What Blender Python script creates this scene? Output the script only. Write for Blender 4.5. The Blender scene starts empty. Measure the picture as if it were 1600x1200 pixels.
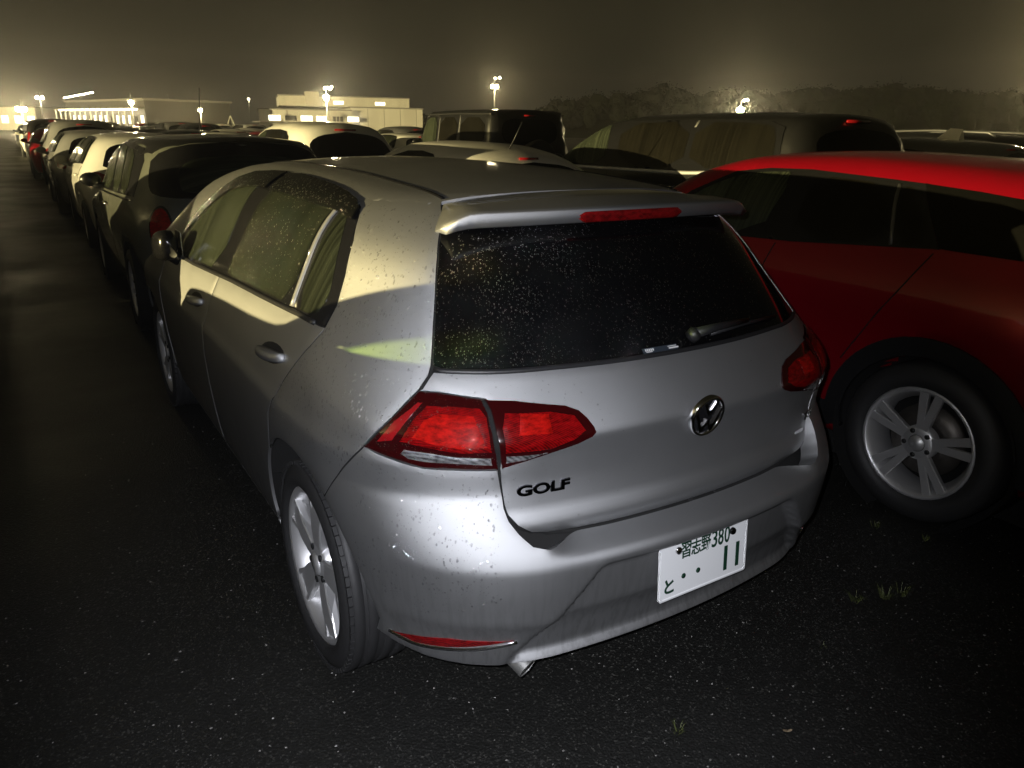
import bpy, bmesh, math, random
import numpy as np
from mathutils import Vector, Matrix, geometry
R = math.radians
random.seed(7); rng = np.random.default_rng(11)
scene = bpy.context.scene
C = scene.collection

# ------------------------------------------------------------------ camera
cam_data = bpy.data.cameras.new('camera'); cam = bpy.data.objects.new('camera', cam_data); C.objects.link(cam)
cam_data.sensor_width = 36.0; cam_data.lens = 26.63; cam_data.clip_start = .05; cam_data.clip_end = 3000
CAM = Vector((-1.422, -1.251, 1.566))
yaw, pitch, roll = R(32.58), R(-18.51), R(.985)
fw = Vector((math.sin(yaw)*math.cos(pitch), math.cos(yaw)*math.cos(pitch), math.sin(pitch)))
rt = Vector((math.cos(yaw), -math.sin(yaw), 0)); up = rt.cross(fw)
r2 = rt*math.cos(roll)+up*math.sin(roll); u2 = up*math.cos(roll)-rt*math.sin(roll)
M = Matrix((( r2.x, u2.x, -fw.x, CAM.x), (r2.y, u2.y, -fw.y, CAM.y), (r2.z, u2.z, -fw.z, CAM.z), (0, 0, 0, 1)))
cam.matrix_world = M
scene.camera = cam

# ------------------------------------------------------------------ night sky: town light caught by low cloud
world = bpy.data.worlds.new('World'); scene.world = world; world.use_nodes = True
wn = world.node_tree.nodes; wl = world.node_tree.links; wn.clear()
wo = wn.new('ShaderNodeOutputWorld'); bg = wn.new('ShaderNodeBackground')
tc = wn.new('ShaderNodeTexCoord'); sp = wn.new('ShaderNodeSeparateXYZ'); cr = wn.new('ShaderNodeValToRGB')
wl.new(tc.outputs['Generated'], sp.inputs[0]); wl.new(sp.outputs['Z'], cr.inputs[0])
cr.color_ramp.elements[0].position = 0.0; cr.color_ramp.elements[0].color = (.062, .055, .036, 1)
cr.color_ramp.elements[1].position = .45; cr.color_ramp.elements[1].color = (.0135, .0118, .0065, 1)
e = cr.color_ramp.elements.new(.10); e.color = (.034, .030, .018, 1)
wl.new(cr.outputs[0], bg.inputs[0]); bg.inputs[1].default_value = SKY = .50
wl.new(bg.outputs[0], wo.inputs[0])

# ------------------------------------------------------------------ the two lights that reach the near cars
# a floodlight on a mast beyond the cars parked on the far side of the gap, and the photographer's torch
MAST = Vector((-165, 18, 8.0))
kl = bpy.data.lights.new('floodlight_lamp', 'POINT'); kl.energy = 4.3e6; kl.color = (1, .82, .38); kl.shadow_soft_size = .5
ko = bpy.data.objects.new('floodlight_lamp', kl); C.objects.link(ko); ko.location = MAST
tl = bpy.data.lights.new('torch', 'SPOT'); tl.energy = 218; tl.color = (.90, .92, 1.0); tl.shadow_soft_size = .006
tl.spot_size = R(82); tl.spot_blend = 1.0
to = bpy.data.objects.new('torch', tl); C.objects.link(to)
to.location = CAM + r2*-.035 + u2*.03
aim = Vector((-.68, .12, .62)); to.rotation_euler = (aim-to.location).to_track_quat('-Z', 'Y').to_euler()

vs = scene.view_settings
scene.display_settings.display_device = 'sRGB'; vs.view_transform = 'Standard'; vs.look = 'None'; vs.gamma = 1; vs.use_curve_mapping = False
vs.exposure = 0
cy = scene.cycles
cy.max_bounces = 6; cy.diffuse_bounces = 2; cy.glossy_bounces = 4; cy.transmission_bounces = 4; cy.transparent_max_bounces = 12; cy.volume_bounces = 0
cy.use_denoising = True; cy.sample_clamp_indirect = 4; cy.caustics_reflective = False; cy.caustics_refractive = False
try: cy.denoiser = 'OPENIMAGEDENOISE'
except Exception: pass

# ------------------------------------------------------------------ materials
MATS = {}
def nodes(name):
    m = bpy.data.materials.new(name); m.use_nodes = True
    nt = m.node_tree; b = nt.nodes.get('Principled BSDF'); MATS[name] = m
    return m, nt, b
def plain(name, col, rough=.5, metal=0., coat=0., emit=None, es=0., spec=.5):
    m, nt, b = nodes(name)
    b.inputs['Base Color'].default_value = (*col, 1); b.inputs['Roughness'].default_value = rough
    b.inputs['Metallic'].default_value = metal; b.inputs['Coat Weight'].default_value = coat; b.inputs['Coat Roughness'].default_value = .04
    b.inputs['Specular IOR Level'].default_value = spec
    if emit: b.inputs['Emission Color'].default_value = (*emit, 1); b.inputs['Emission Strength'].default_value = es
    return m
def tex_noise(nt, scale, detail=3, vec=None, rough=.55):
    n = nt.nodes.new('ShaderNodeTexNoise'); n.inputs['Scale'].default_value = scale; n.inputs['Detail'].default_value = detail; n.inputs['Roughness'].default_value = rough
    if vec is not None: nt.links.new(vec, n.inputs['Vector'])
    return n
def objco(nt, sc=(1, 1, 1)):
    t = nt.nodes.new('ShaderNodeTexCoord'); mp = nt.nodes.new('ShaderNodeMapping'); mp.inputs['Scale'].default_value = sc
    nt.links.new(t.outputs['Object'], mp.inputs[0]); return mp.outputs[0]
def ramp(nt, src, stops):
    r = nt.nodes.new('ShaderNodeValToRGB'); el = r.color_ramp.elements
    el[0].position, el[0].color = stops[0][0], (*stops[0][1], 1); el[1].position, el[1].color = stops[-1][0], (*stops[-1][1], 1)
    for p, c in stops[1:-1]:
        x = el.new(p); x.color = (*c, 1)
    nt.links.new(src, r.inputs[0]); return r.outputs[0]
def bump(nt, b, h, strength, dist=.002):
    n = nt.nodes.new('ShaderNodeBump'); n.inputs['Strength'].default_value = strength; n.inputs['Distance'].default_value = dist
    nt.links.new(h, n.inputs['Height']); nt.links.new(n.outputs[0], b.inputs['Normal']); return n
def paint(name, col, metal=.0, rough=.35, dirt=.0, flake=False, coat=.8):
    m, nt, b = nodes(name)
    co = objco(nt)
    n1 = tex_noise(nt, 3.2, 4, co); d = .05
    c0 = tuple(x*(1-d) for x in col); c1 = tuple(min(1, x*(1+d*.6)) for x in col)
    base = ramp(nt, n1.outputs[0], [(.35, c0), (.65, c1)])
    if dirt:
        # road film washed into runs: strongest low on the body
        t = nt.nodes.new('ShaderNodeTexCoord'); s = nt.nodes.new('ShaderNodeSeparateXYZ'); nt.links.new(t.outputs['Object'], s.inputs[0])
        streak = tex_noise(nt, 1.0, 3, objco(nt, (60, 60, 2.2)), .6)
        hz = ramp(nt, s.outputs['Z'], [(.28, (1, 1, 1)), (.62, (0, 0, 0))])
        st = ramp(nt, streak.outputs[0], [(.46, (0, 0, 0)), (.62, (1, 1, 1))])
        mu = nt.nodes.new('ShaderNodeMath'); mu.operation = 'MULTIPLY'; nt.links.new(hz, mu.inputs[0]); nt.links.new(st, mu.inputs[1])
        m2 = nt.nodes.new('ShaderNodeMath'); m2.operation = 'MULTIPLY'; nt.links.new(mu.outputs[0], m2.inputs[0]); m2.inputs[1].default_value = dirt
        mx = nt.nodes.new('ShaderNodeMix'); mx.data_type = 'RGBA'; nt.links.new(m2.outputs[0], mx.inputs[0]); nt.links.new(base, mx.inputs[6]); mx.inputs[7].default_value = (.05, .047, .042, 1)
        base = mx.outputs[2]
    nt.links.new(base, b.inputs['Base Color'])
    b.inputs['Metallic'].default_value = metal
    rr = ramp(nt, tex_noise(nt, 9, 5, co).outputs[0], [(.3, (rough*.95,)*3), (.7, (min(1, rough*1.06),)*3)]); nt.links.new(rr, b.inputs['Roughness'])
    b.inputs['Coat Weight'].default_value = coat; b.inputs['Coat Roughness'].default_value = .06
    if flake:
        f = tex_noise(nt, 900, 1, co); bump(nt, b, f.outputs[0], .12, .0006)
    return m
def glass_dark(name, col=(.002, .002, .0025), rough=.05, spec=.28):
    m, nt, b = nodes(name)
    b.inputs['Base Color'].default_value = (*col, 1); b.inputs['Specular IOR Level'].default_value = spec
    n = tex_noise(nt, 5, 4, objco(nt)); rr = ramp(nt, n.outputs[0], [(.3, (rough*.6,)*3), (.75, (rough*1.8,)*3)]); nt.links.new(rr, b.inputs['Roughness'])
    return m
def glass_wet(name, dark, light, sc=34.):
    # steamed-up wet pane: pale film crossed by fine vertical runs of water
    m, nt, b = nodes(name)
    v = objco(nt, (.6, sc*3.2, .45)); n = tex_noise(nt, 1.0, 5, v, .7)
    big = tex_noise(nt, 2.2, 3, objco(nt)); fine_ = tex_noise(nt, 420, 2, objco(nt))
    mx = nt.nodes.new('ShaderNodeMath'); mx.operation = 'MULTIPLY_ADD'; nt.links.new(big.outputs[0], mx.inputs[0]); mx.inputs[1].default_value = .35; nt.links.new(n.outputs[0], mx.inputs[2])
    c = ramp(nt, mx.outputs[0], [(.54, dark), (.70, tuple((a+b_)/2 for a, b_ in zip(dark, light))), (.84, light)]); nt.links.new(c, b.inputs['Base Color'])
    b.inputs['Roughness'].default_value = .16; b.inputs['Specular IOR Level'].default_value = .3; bump(nt, b, fine_.outputs[0], .12, .001)
    return m
def lens(name, col, grid=180., rough=.12, mirror=.35):
    # moulded plastic lens: fine ribbed optics and a mottled reflector under a smooth coat
    m, nt, b = nodes(name)
    wv = nt.nodes.new('ShaderNodeTexWave'); wv.inputs['Scale'].default_value = grid*.5; wv.bands_direction = 'DIAGONAL'; nt.links.new(objco(nt), wv.inputs['Vector'])
    n = tex_noise(nt, 45, 3, objco(nt, (1, 1, 2.2)), .7); mu = nt.nodes.new('ShaderNodeMath'); mu.operation = 'MULTIPLY_ADD'; nt.links.new(wv.outputs['Fac'], mu.inputs[0]); mu.inputs[1].default_value = .25; nt.links.new(n.outputs[0], mu.inputs[2])
    nt.links.new(ramp(nt, mu.outputs[0], [(.40, tuple(x*.16 for x in col)), (.62, tuple(x*.6 for x in col)), (.85, col)]), b.inputs['Base Color']); b.inputs['Metallic'].default_value = mirror; b.inputs['Roughness'].default_value = .38
    b.inputs['Coat Weight'].default_value = .7; b.inputs['Coat Roughness'].default_value = .015; b.inputs['Specular IOR Level'].default_value = .2 if mirror > .5 else .04
    bump(nt, b, mu.outputs[0], .35, .002)
    return m

silver = paint('silver_paint', (.46, .465, .475), metal=0., rough=.5, dirt=.22, flake=True, coat=0.)
def metallic(m, share, rough, coat):
    # aluminium flake under lacquer: a wide flake lobe, a little diffuse base, a thin glossy film
    nt = m.node_tree; b = nt.nodes['Principled BSDF']; out = nt.nodes['Material Output']; col = b.inputs['Base Color'].links[0].from_socket
    g = nt.nodes.new('ShaderNodeBsdfAnisotropic'); g.distribution = 'BECKMANN'; g.inputs['Roughness'].default_value = rough; nt.links.new(col, g.inputs['Color'])
    d = nt.nodes.new('ShaderNodeBsdfDiffuse'); nt.links.new(col, d.inputs['Color']); k = nt.nodes.new('ShaderNodeBsdfAnisotropic'); k.distribution = 'GGX'; k.inputs['Roughness'].default_value = .09
    for n_ in (g, d): nt.links.new(b.inputs['Normal'].links[0].from_socket, n_.inputs['Normal'])
    a_ = nt.nodes.new('ShaderNodeMixShader'); a_.inputs[0].default_value = share; nt.links.new(d.outputs[0], a_.inputs[1]); nt.links.new(g.outputs[0], a_.inputs[2])
    fr = nt.nodes.new('ShaderNodeFresnel'); fr.inputs['IOR'].default_value = 1.45; mu = nt.nodes.new('ShaderNodeMath'); mu.operation = 'MULTIPLY'; mu.inputs[1].default_value = coat; nt.links.new(fr.outputs[0], mu.inputs[0])
    z_ = nt.nodes.new('ShaderNodeMixShader'); nt.links.new(mu.outputs[0], z_.inputs[0]); nt.links.new(a_.outputs[0], z_.inputs[1]); nt.links.new(k.outputs[0], z_.inputs[2]); nt.links.new(z_.outputs[0], out.inputs['Surface']); nt.nodes.remove(b)
metallic(silver, .84, .63, .45)
white_p = paint('white_paint', (.78, .76, .70), rough=.4)
pearl_p = paint('pearl_paint', (.62, .61, .57), rough=.4)
red_p = paint('red_paint', (.28, .002, .010), metal=.35, rough=.33)
black_p = paint('black_paint', (.010, .010, .011), rough=.3)
green_p = paint('sage_grey_paint', (.12, .126, .104), metal=.3, rough=.38)
grey_p = paint('grey_paint', (.11, .11, .115), metal=.4, rough=.38)
lgrey_p = paint('light_grey_paint', (.36, .36, .36), metal=.5, rough=.4)
blue_p = paint('navy_paint', (.012, .02, .05), metal=.2, rough=.35)
wine_p = paint('wine_paint', (.20, .008, .012), metal=.2, rough=.35)
g_black = glass_dark('privacy_glass'); g_side = glass_wet('wet_side_glass', (.003, .0035, .0025), (.026, .030, .019)); g_front = glass_wet('wet_front_glass', (.009, .011, .008), (.040, .047, .031), 26)
g_tint = glass_wet('wet_tinted_glass', (.004, .0037, .003), (.0105, .0095, .007), 26)
blackp = plain('black_plastic', (.012, .012, .013), .45); gap_m = plain('shadow_gap_black', (.003, .003, .003), .9)
trimg = plain('gloss_black_trim', (.008, .008, .009), .15); chrome = plain('chrome', (.75, .75, .76), .12, 1.0); dchrome = plain('dark_chrome', (.10, .10, .11), .16, 1.0)
alloy = plain('alloy', (.80, .80, .81), .44, .8); alloy_d = plain('alloy_dark', (.16, .16, .165), .4, .7); brake = plain('brake_steel', (.12, .11, .10), .45, .8)
rub_m, nt, b = nodes('tyre_rubber'); b.inputs['Base Color'].default_value = (.022, .022, .023, 1); b.inputs['Roughness'].default_value = .6
bump(nt, b, tex_noise(nt, 60, 3, objco(nt)).outputs[0], .25, .003); tyre = rub_m
red_lens = lens('red_lens', (.22, .002, .003), mirror=0.); red_dark = plain('red_lens_edge', (.022, .001, .0015), .12, 0, .6); red_flat = lens('red_reflector', (.26, .006, .008), 260, mirror=.1)
red_bright = lens('red_lens_bright', (.42, .006, .004), 300, mirror=0.); clear_lens = lens('clear_lens', (.62, .62, .64), 120, mirror=.8); red_far = plain('red_lamp', (.22, .006, .008), .15, 0, 1)
white_pl = plain('plate_white', (.78, .79, .80), .35); plate_ink = plain('plate_green', (.006, .035, .018), .5); sticker_m = plain('sticker_navy', (.02, .026, .035), .4); ink_w = plain('sticker_print', (.6, .6, .6), .5)
visor_m = plain('smoked_visor', (.004, .004, .0038), .25, spec=.15); steel = plain('galvanised_steel', (.30, .30, .29), .5, .7); lampcase = plain('lamp_housing', (.2, .2, .19), .5)
def water(name, floor, tcol, edge=1.):
    m, nt, b = nodes(name); nt.nodes.remove(b)
    o_ = nt.nodes['Material Output']; tr = nt.nodes.new('ShaderNodeBsdfTransparent'); gl = nt.nodes.new('ShaderNodeBsdfGlossy'); gl.inputs['Roughness'].default_value = .12
    fr = nt.nodes.new('ShaderNodeLayerWeight'); fr.inputs[0].default_value = .4; mx = nt.nodes.new('ShaderNodeMixShader'); tr.inputs[0].default_value = (tcol, tcol, tcol, 1)
    mm_ = nt.nodes.new('ShaderNodeMath'); mm_.operation = 'MAXIMUM'; mm_.inputs[1].default_value = floor; mk = nt.nodes.new('ShaderNodeMath'); mk.operation = 'MULTIPLY'; mk.inputs[1].default_value = edge; nt.links.new(fr.outputs['Facing'], mk.inputs[0]); nt.links.new(mk.outputs[0], mm_.inputs[0]); nt.links.new(mm_.outputs[0], mx.inputs[0])
    nt.links.new(tr.outputs[0], mx.inputs[1]); nt.links.new(gl.outputs[0], mx.inputs[2]); nt.links.new(mx.outputs[0], o_.inputs[0]); return m
wet_m = water('water_on_paint', .24, 1.0, .5); wet_glass = water('water_on_glass', .6, .9)
pane_m, nt, b = nodes('clear_green_pane'); nt.nodes.remove(b)
o_ = nt.nodes['Material Output']; tr = nt.nodes.new('ShaderNodeBsdfTransparent'); tr.inputs[0].default_value = (.60, .74, .48, 1)
gl = nt.nodes.new('ShaderNodeBsdfGlossy'); gl.inputs['Roughness'].default_value = .05; mx = nt.nodes.new('ShaderNodeMixShader'); mx.inputs[0].default_value = .08
nt.links.new(tr.outputs[0], mx.inputs[1]); nt.links.new(gl.outputs[0], mx.inputs[2]); nt.links.new(mx.outputs[0], o_.inputs[0])

# ------------------------------------------------------------------ object helpers
def obj(name, me, mat=None, parent=None, kind=None):
    o = bpy.data.objects.new(name, me); C.objects.link(o)
    if mat is not None and not me.materials: me.materials.append(mat)
    if parent is not None: o.parent = parent
    if kind: o['kind'] = kind
    return o
def thing(name, label, cat, loc=(0, 0, 0), rz=0., group=None):
    o = bpy.data.objects.new(name, None); C.objects.link(o); o.location = loc; o.rotation_euler = (0, 0, rz); o.empty_display_size = .2
    o['label'] = label; o['category'] = cat
    if group: o['group'] = group
    return o
def tag(o, label, cat, group=None):
    o['label'] = label; o['category'] = cat
    if group: o['group'] = group
    return o
def mesh(name, V, F, smooth=True, mat=None):
    me = bpy.data.meshes.new(name); me.from_pydata([tuple(map(float, v)) for v in V], [], [tuple(map(int, f)) for f in F]); me.update()
    if smooth: me.polygons.foreach_set('use_smooth', [True]*len(me.polygons))
    if mat is not None: me.materials.append(mat)
    return me
def mirrored(me, name):
    m2 = me.copy(); m2.name = name
    n = len(m2.vertices); a = np.empty(n*3); m2.vertices.foreach_get('co', a); a = a.reshape(-1, 3); a[:, 0] *= -1; m2.vertices.foreach_set('co', a.ravel()); m2.flip_normals(); m2.update(); return m2
class MB:
    def __init__(s): s.V = []; s.F = []; s.fs = []
    def add(s, V, F, smooth=False):
        n = len(s.V); s.V += [tuple(v) for v in V]; s.F += [tuple(i+n for i in f) for f in F]; s.fs += [smooth]*len(F); return s
    def box(s, c, d, rot=None, ch=0.):
        x, y, z = (k/2 for k in d)
        V = [Vector((sx*x, sy*y, sz*z)) for sx in (-1, 1) for sy in (-1, 1) for sz in (-1, 1)]
        if rot is not None: V = [rot @ v for v in V]
        return s.add([v+Vector(c) for v in V], [(0, 1, 3, 2), (4, 6, 7, 5), (0, 4, 5, 1), (2, 3, 7, 6), (0, 2, 6, 4), (1, 5, 7, 3)])
    def tube(s, pts, r, n=8, cap=True):
        pts = [Vector(p) for p in pts]; rr = r if isinstance(r, (list, tuple)) else [r]*len(pts); V = []; F = []
        for i, p in enumerate(pts):
            t = (pts[min(i+1, len(pts)-1)]-pts[max(i-1, 0)]).normalized(); a = t.orthogonal().normalized() if i == 0 else (pa-t*pa.dot(t)).normalized(); pa = a; b_ = t.cross(a)
            V += [p+(a*math.cos(k*2*math.pi/n)+b_*math.sin(k*2*math.pi/n))*rr[i] for k in range(n)]
        for i in range(len(pts)-1):
            for k in range(n): F.append((i*n+k, i*n+(k+1) % n, (i+1)*n+(k+1) % n, (i+1)*n+k))
        if cap: F += [tuple(range(n))[::-1], tuple(range((len(pts)-1)*n, len(pts)*n))]
        return s.add(V, F, True)
    def lathe(s, prof, n=40, ax='x', c=(0, 0, 0), close=False):
        V = []; F = []
        for a, r in prof:
            for k in range(n):
                t = k*2*math.pi/n; p = (a, r*math.cos(t), r*math.sin(t)) if ax == 'x' else ((r*math.cos(t), a, r*math.sin(t)) if ax == 'y' else (r*math.cos(t), r*math.sin(t), a))
                V.append(tuple(p[i]+c[i] for i in range(3)))
        m = len(prof)
        for i in range(m-1 if not close else m):
            j = (i+1) % m
            for k in range(n): F.append((i*n+k, i*n+(k+1) % n, j*n+(k+1) % n, j*n+k))
        return s.add(V, F, True)
    def ball(s, c, d, n=10, m=6):
        V = []; F = []
        for i in range(m+1):
            th = math.pi*i/m
            for k in range(n):
                ph = 2*math.pi*k/n; V.append((c[0]+d[0]*math.sin(th)*math.cos(ph), c[1]+d[1]*math.sin(th)*math.sin(ph), c[2]+d[2]*math.cos(th)))
        for i in range(m):
            for k in range(n): F.append((i*n+k, (i+1)*n+k, (i+1)*n+(k+1) % n, i*n+(k+1) % n))
        return s.add(V, F, True)
    def me(s, name, mat=None):
        m = mesh(name, s.V, s.F, False, mat); m.polygons.foreach_set('use_smooth', s.fs); return m
    def build(s, name, mat=None, parent=None, kind=None): return obj(name, s.me(name, mat), None, parent, kind)
def fix_normals(me):
    bm = bmesh.new(); bm.from_mesh(me); bmesh.ops.recalc_face_normals(bm, faces=bm.faces); bm.to_mesh(me); bm.free(); me.update(); return me
_TX = {}
def text_mesh(s, size, depth=.0, bold=0.):
    cu = bpy.data.curves.new('lettering', 'FONT'); cu.body = s; cu.size = size; cu.extrude = depth; cu.offset = bold; cu.align_x = 'LEFT'
    o = bpy.data.objects.new('lettering', cu); C.objects.link(o); dg = bpy.context.evaluated_depsgraph_get(); dg.update()
    me = bpy.data.meshes.new_from_object(o.evaluated_get(dg)); bpy.data.objects.remove(o); bpy.data.curves.remove(cu)
    return me
def pchip(pts, n=1500):
    x=np.array([p[0] for p in pts],float); y=np.array([p[1] for p in pts],float)
    h=np.diff(x); d=np.diff(y)/h; m=np.zeros_like(y); m[0]=d[0]; m[-1]=d[-1]
    for i in range(1,len(x)-1):
        if d[i-1]*d[i]>0:
            w1=2*h[i]+h[i-1]; w2=h[i]+2*h[i-1]
            m[i]=(w1+w2)/(w1/d[i-1]+w2/d[i])
    X=np.linspace(x[0],x[-1],n); i=np.clip(np.searchsorted(x,X)-1,0,len(x)-2)
    t=(X-x[i])/h[i]
    Y=(2*t**3-3*t**2+1)*y[i]+(t**3-2*t**2+t)*h[i]*m[i]+(-2*t**3+3*t**2)*y[i+1]+(t**3-t**2)*h[i]*m[i+1]
    s0=(Y[1]-Y[0])/(X[1]-X[0]); s1=(Y[-1]-Y[-2])/(X[-1]-X[-2])
    def f(q):
        r=np.interp(q,X,Y)
        return r+np.where(q<X[0],(q-X[0])*s0,0)+np.where(q>X[-1],(q-X[-1])*s1,0)
    return f
def smax(a,b,k):
    return np.maximum(a,b)+np.maximum(k-np.abs(a-b),0)**2/(4*k)
class Body:
    def __init__(s,wide,rear,bow,top,front,crown=.045,fbow=.12,bottom=.2,rtap=(.9,.11),ftap=(3.2,.10),gtap=(1.2,.06,1.0),kr=.2,kf=.3,kt=.13,extra=None):
        s.w=pchip(wide); s.r=pchip(rear); s.b=pchip(bow); s.t=pchip(top); s.f=pchip(front)
        s.crown,s.fbow,s.bottom,s.rtap,s.ftap,s.gtap,s.kr,s.kf,s.kt,s.extra=crown,fbow,bottom,rtap,ftap,gtap,kr,kf,kt,extra
        s.y1=max(p[1] for p in front)
    def F(s,P):
        x,y,z=np.abs(P[...,0]),P[...,1],P[...,2]
        w=s.w(z)-np.maximum(s.rtap[0]-y,0)**2*s.rtap[1]-np.maximum(y-s.ftap[0],0)**2*s.ftap[1]
        w=w-np.maximum(s.gtap[0]-y,0)**2*s.gtap[1]*np.clip((z-s.gtap[2])/.3,0,1)
        side=x-w
        r=s.r(z)+s.b(z)*x*x
        if s.extra is not None: r=r+s.extra(x,z)
        rear=(r-y)*.93
        front=y-s.f(z)+s.fbow*x*x
        top=(z-(s.t(y)-s.crown*x*x/.36))*.9
        kr=s.kr if np.isscalar(s.kr) else s.kr(z)
        a=smax(side,rear,kr); a=smax(a,front,s.kf)
        a=smax(a,top,s.kt)
        return np.maximum(a,s.bottom-z)
    def N(s,P,e=2e-3):
        g=np.stack([s.F(P+np.eye(3)[i]*e)-s.F(P-np.eye(3)[i]*e) for i in range(3)],-1)
        return g/np.maximum(np.linalg.norm(g,axis=-1,keepdims=True),1e-9)
    def cast(s,O,D,n=160,L=3.2,off=0.):
        O=np.asarray(O,float); D=np.broadcast_to(np.asarray(D,float),O.shape)
        t0=np.zeros(O.shape[:-1]); hit=np.zeros(t0.shape,bool); t1=t0.copy(); h=L/n
        for i in range(n):
            t=(i+1)*h
            f=s.F(O+D*t)-off
            new=(f<0)&~hit
            t1=np.where(new,t,t1); t0=np.where(new,t-h,t0); hit|=new
        for _ in range(22):
            m=(t0+t1)/2; f=s.F(O+D*m[...,None])-off
            t1=np.where(f<0,m,t1); t0=np.where(f<0,t0,m)
        return O+D*t1[...,None],hit
CENTRE=pchip([(.15,.17),(.21,.09),(.25,.04),(.30,.026),(.36,.010),(.395,-.006),(.415,-.018),(.45,-.024),(.53,-.035),(.568,-.038),(.584,-.035),(.596,-.026),(.612,.036),(.624,.056),(.635,.050),(.65,.044),(.668,.047),(.70,.060),(.76,.064),(.83,.056),(.868,.047),(.878,.046),(.89,.051),(.93,.073),(.98,.108),(1.02,.142),(1.12,.222),(1.24,.318),(1.35,.408),(1.42,.47)])
CORNER=pchip([(.15,.17),(.21,.09),(.25,.04),(.30,.026),(.36,.010),(.395,-.006),(.415,-.018),(.45,-.024),(.53,-.035),(.575,-.038),(.60,-.031),(.64,-.010),(.69,.026),(.722,.050),(.7325,.0595),(.74,.062),(.755,.0635),(.80,.061),(.83,.056),(.868,.047),(.878,.046),(.89,.051),(.93,.073),(.98,.108),(1.02,.142),(1.12,.222),(1.24,.318),(1.35,.408),(1.42,.47)])
def golf_recess(x,z,flare=True):
    # number-plate recess in the bumper, trapezoid wider at the bottom
    def ss(a,b,v): t=np.clip((v-a)/(b-a),0,1); return t*t*(3-2*t)
    # the bumper's shelf starts higher at the corners, outside the hatch
    c=ss(.36,.50,x)*(CORNER(z)-CENTRE(z)) if flare else 0.
    half=.35+ (.56-z)*.75
    return c+.030*ss(-.004,.026,half-x)*(1-ss(.538,.564,z))*ss(.25,.30,z)
GOLF=dict(
 wide=[(.15,.77),(.22,.80),(.27,.838),(.33,.852),(.45,.868),(.62,.886),(.76,.897),(.815,.899),(.835,.892),(.93,.874),(1.0,.852),(1.06,.825),(1.2,.752),(1.35,.668),(1.46,.59)],
 rear=[(.15,.17),(.21,.09),(.25,.04),(.30,.026),(.36,.010),(.395,-.006),(.415,-.018),(.45,-.024),(.53,-.035),(.568,-.038),(.584,-.035),(.596,-.026),(.612,.036),(.624,.056),(.635,.050),(.65,.044),(.668,.047),(.70,.060),(.76,.064),(.83,.056),(.868,.047),(.878,.046),(.89,.051),(.93,.073),(.98,.108),(1.02,.142),(1.12,.222),(1.24,.318),(1.35,.408),(1.42,.47)],
 bow=[(.15,.15),(.4,.19),(.6,.20),(.8,.18),(.9,.19),(1.0,.25),(1.15,.26),(1.4,.22)],
 top=[(-.3,1.33),(.3,1.372),(.5,1.398),(.9,1.430),(1.4,1.449),(1.9,1.452),(2.3,1.437),(2.6,1.395),(2.9,1.265),(3.2,1.10),(3.36,1.01),(3.5,.975),(3.8,.915),(4.05,.845),(4.2,.74),(4.3,.62)],
 front=[(.15,4.0),(.25,4.19),(.4,4.25),(.6,4.255),(.75,4.22),(.9,4.1),(1.5,3.9)],
 extra=golf_recess)
GATE=dict(GOLF,extra=lambda x,z: golf_recess(x,z,False))

# ------------------------------------------------------------------ panels: outlines laid on a body surface, filled, given an edge
class Frame:
    """2-D chart for a patch: view direction at azimuth a (0 = from behind, 90 = from the left), from above, or round the rear corner"""
    def __init__(s, a=None, kind='flat', c=(0, 1.0), dist=2.6):
        s.kind, s.c, s.dist = kind, c, dist
        if kind == 'flat':
            s.d = np.array([math.sin(R(a)), math.cos(R(a)), 0.]); s.h = np.array([math.cos(R(a)), -math.sin(R(a)), 0.])
    def to2(s, P):
        P = np.asarray(P, float)
        if s.kind == 'flat': return np.stack([P@s.h, P[:, 2]], 1)
        if s.kind == 'top': return P[:, :2].copy()
        return np.stack([np.arctan2(P[:, 0]-s.c[0], -(P[:, 1]-s.c[1])), P[:, 2]], 1)
    def rays(s, q):
        if s.kind == 'flat':
            m = q[:, :1]*s.h
            O = m - s.d*s.dist + np.array([0, 0, 1.])*q[:, 1:2]
            return O, np.broadcast_to(s.d, O.shape)
        if s.kind == 'top': return np.column_stack([q, np.full(len(q), 2.6)]), np.broadcast_to(np.array([0, 0, -1.]), (len(q), 3))
        D = np.column_stack([-np.sin(q[:, 0]), np.cos(q[:, 0]), np.zeros(len(q))]); O = np.column_stack([np.full(len(q), s.c[0]), np.full(len(q), s.c[1]), q[:, 1]])-D*2.2
        return O, D
REAR, SIDE, TOP = Frame(0), Frame(90), Frame(kind='top')
def resample(P, step, closed=True):
    P = np.asarray(P, float); Q = np.vstack([P, P[:1]]) if closed else P
    out = []
    for a, b in zip(Q[:-1], Q[1:]):
        n = max(1, int(np.ceil(np.linalg.norm(b-a)/step)))
        out += [a+(b-a)*i/n for i in range(n)]
    if not closed: out.append(Q[-1])
    return np.array(out)
def smooth_loop(P, it=1):
    P = np.asarray(P, float)
    for _ in range(it):
        A = .75*P+.25*np.roll(P, -1, 0); B = .25*P+.75*np.roll(P, -1, 0); P = np.empty((len(A)*2, P.shape[1])); P[0::2] = A; P[1::2] = B
    return P
def inside(poly, q):
    x, y = q[:, 0], q[:, 1]; r = np.zeros(len(q), bool); j = len(poly)-1
    for i in range(len(poly)):
        xi, yi = poly[i]; xj, yj = poly[j]
        c = ((yi > y) != (yj > y))
        with np.errstate(divide='ignore', invalid='ignore'): c &= x < (xj-xi)*(y-yi)/(yj-yi+1e-15)+xi
        r ^= c; j = i
    return r
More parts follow.
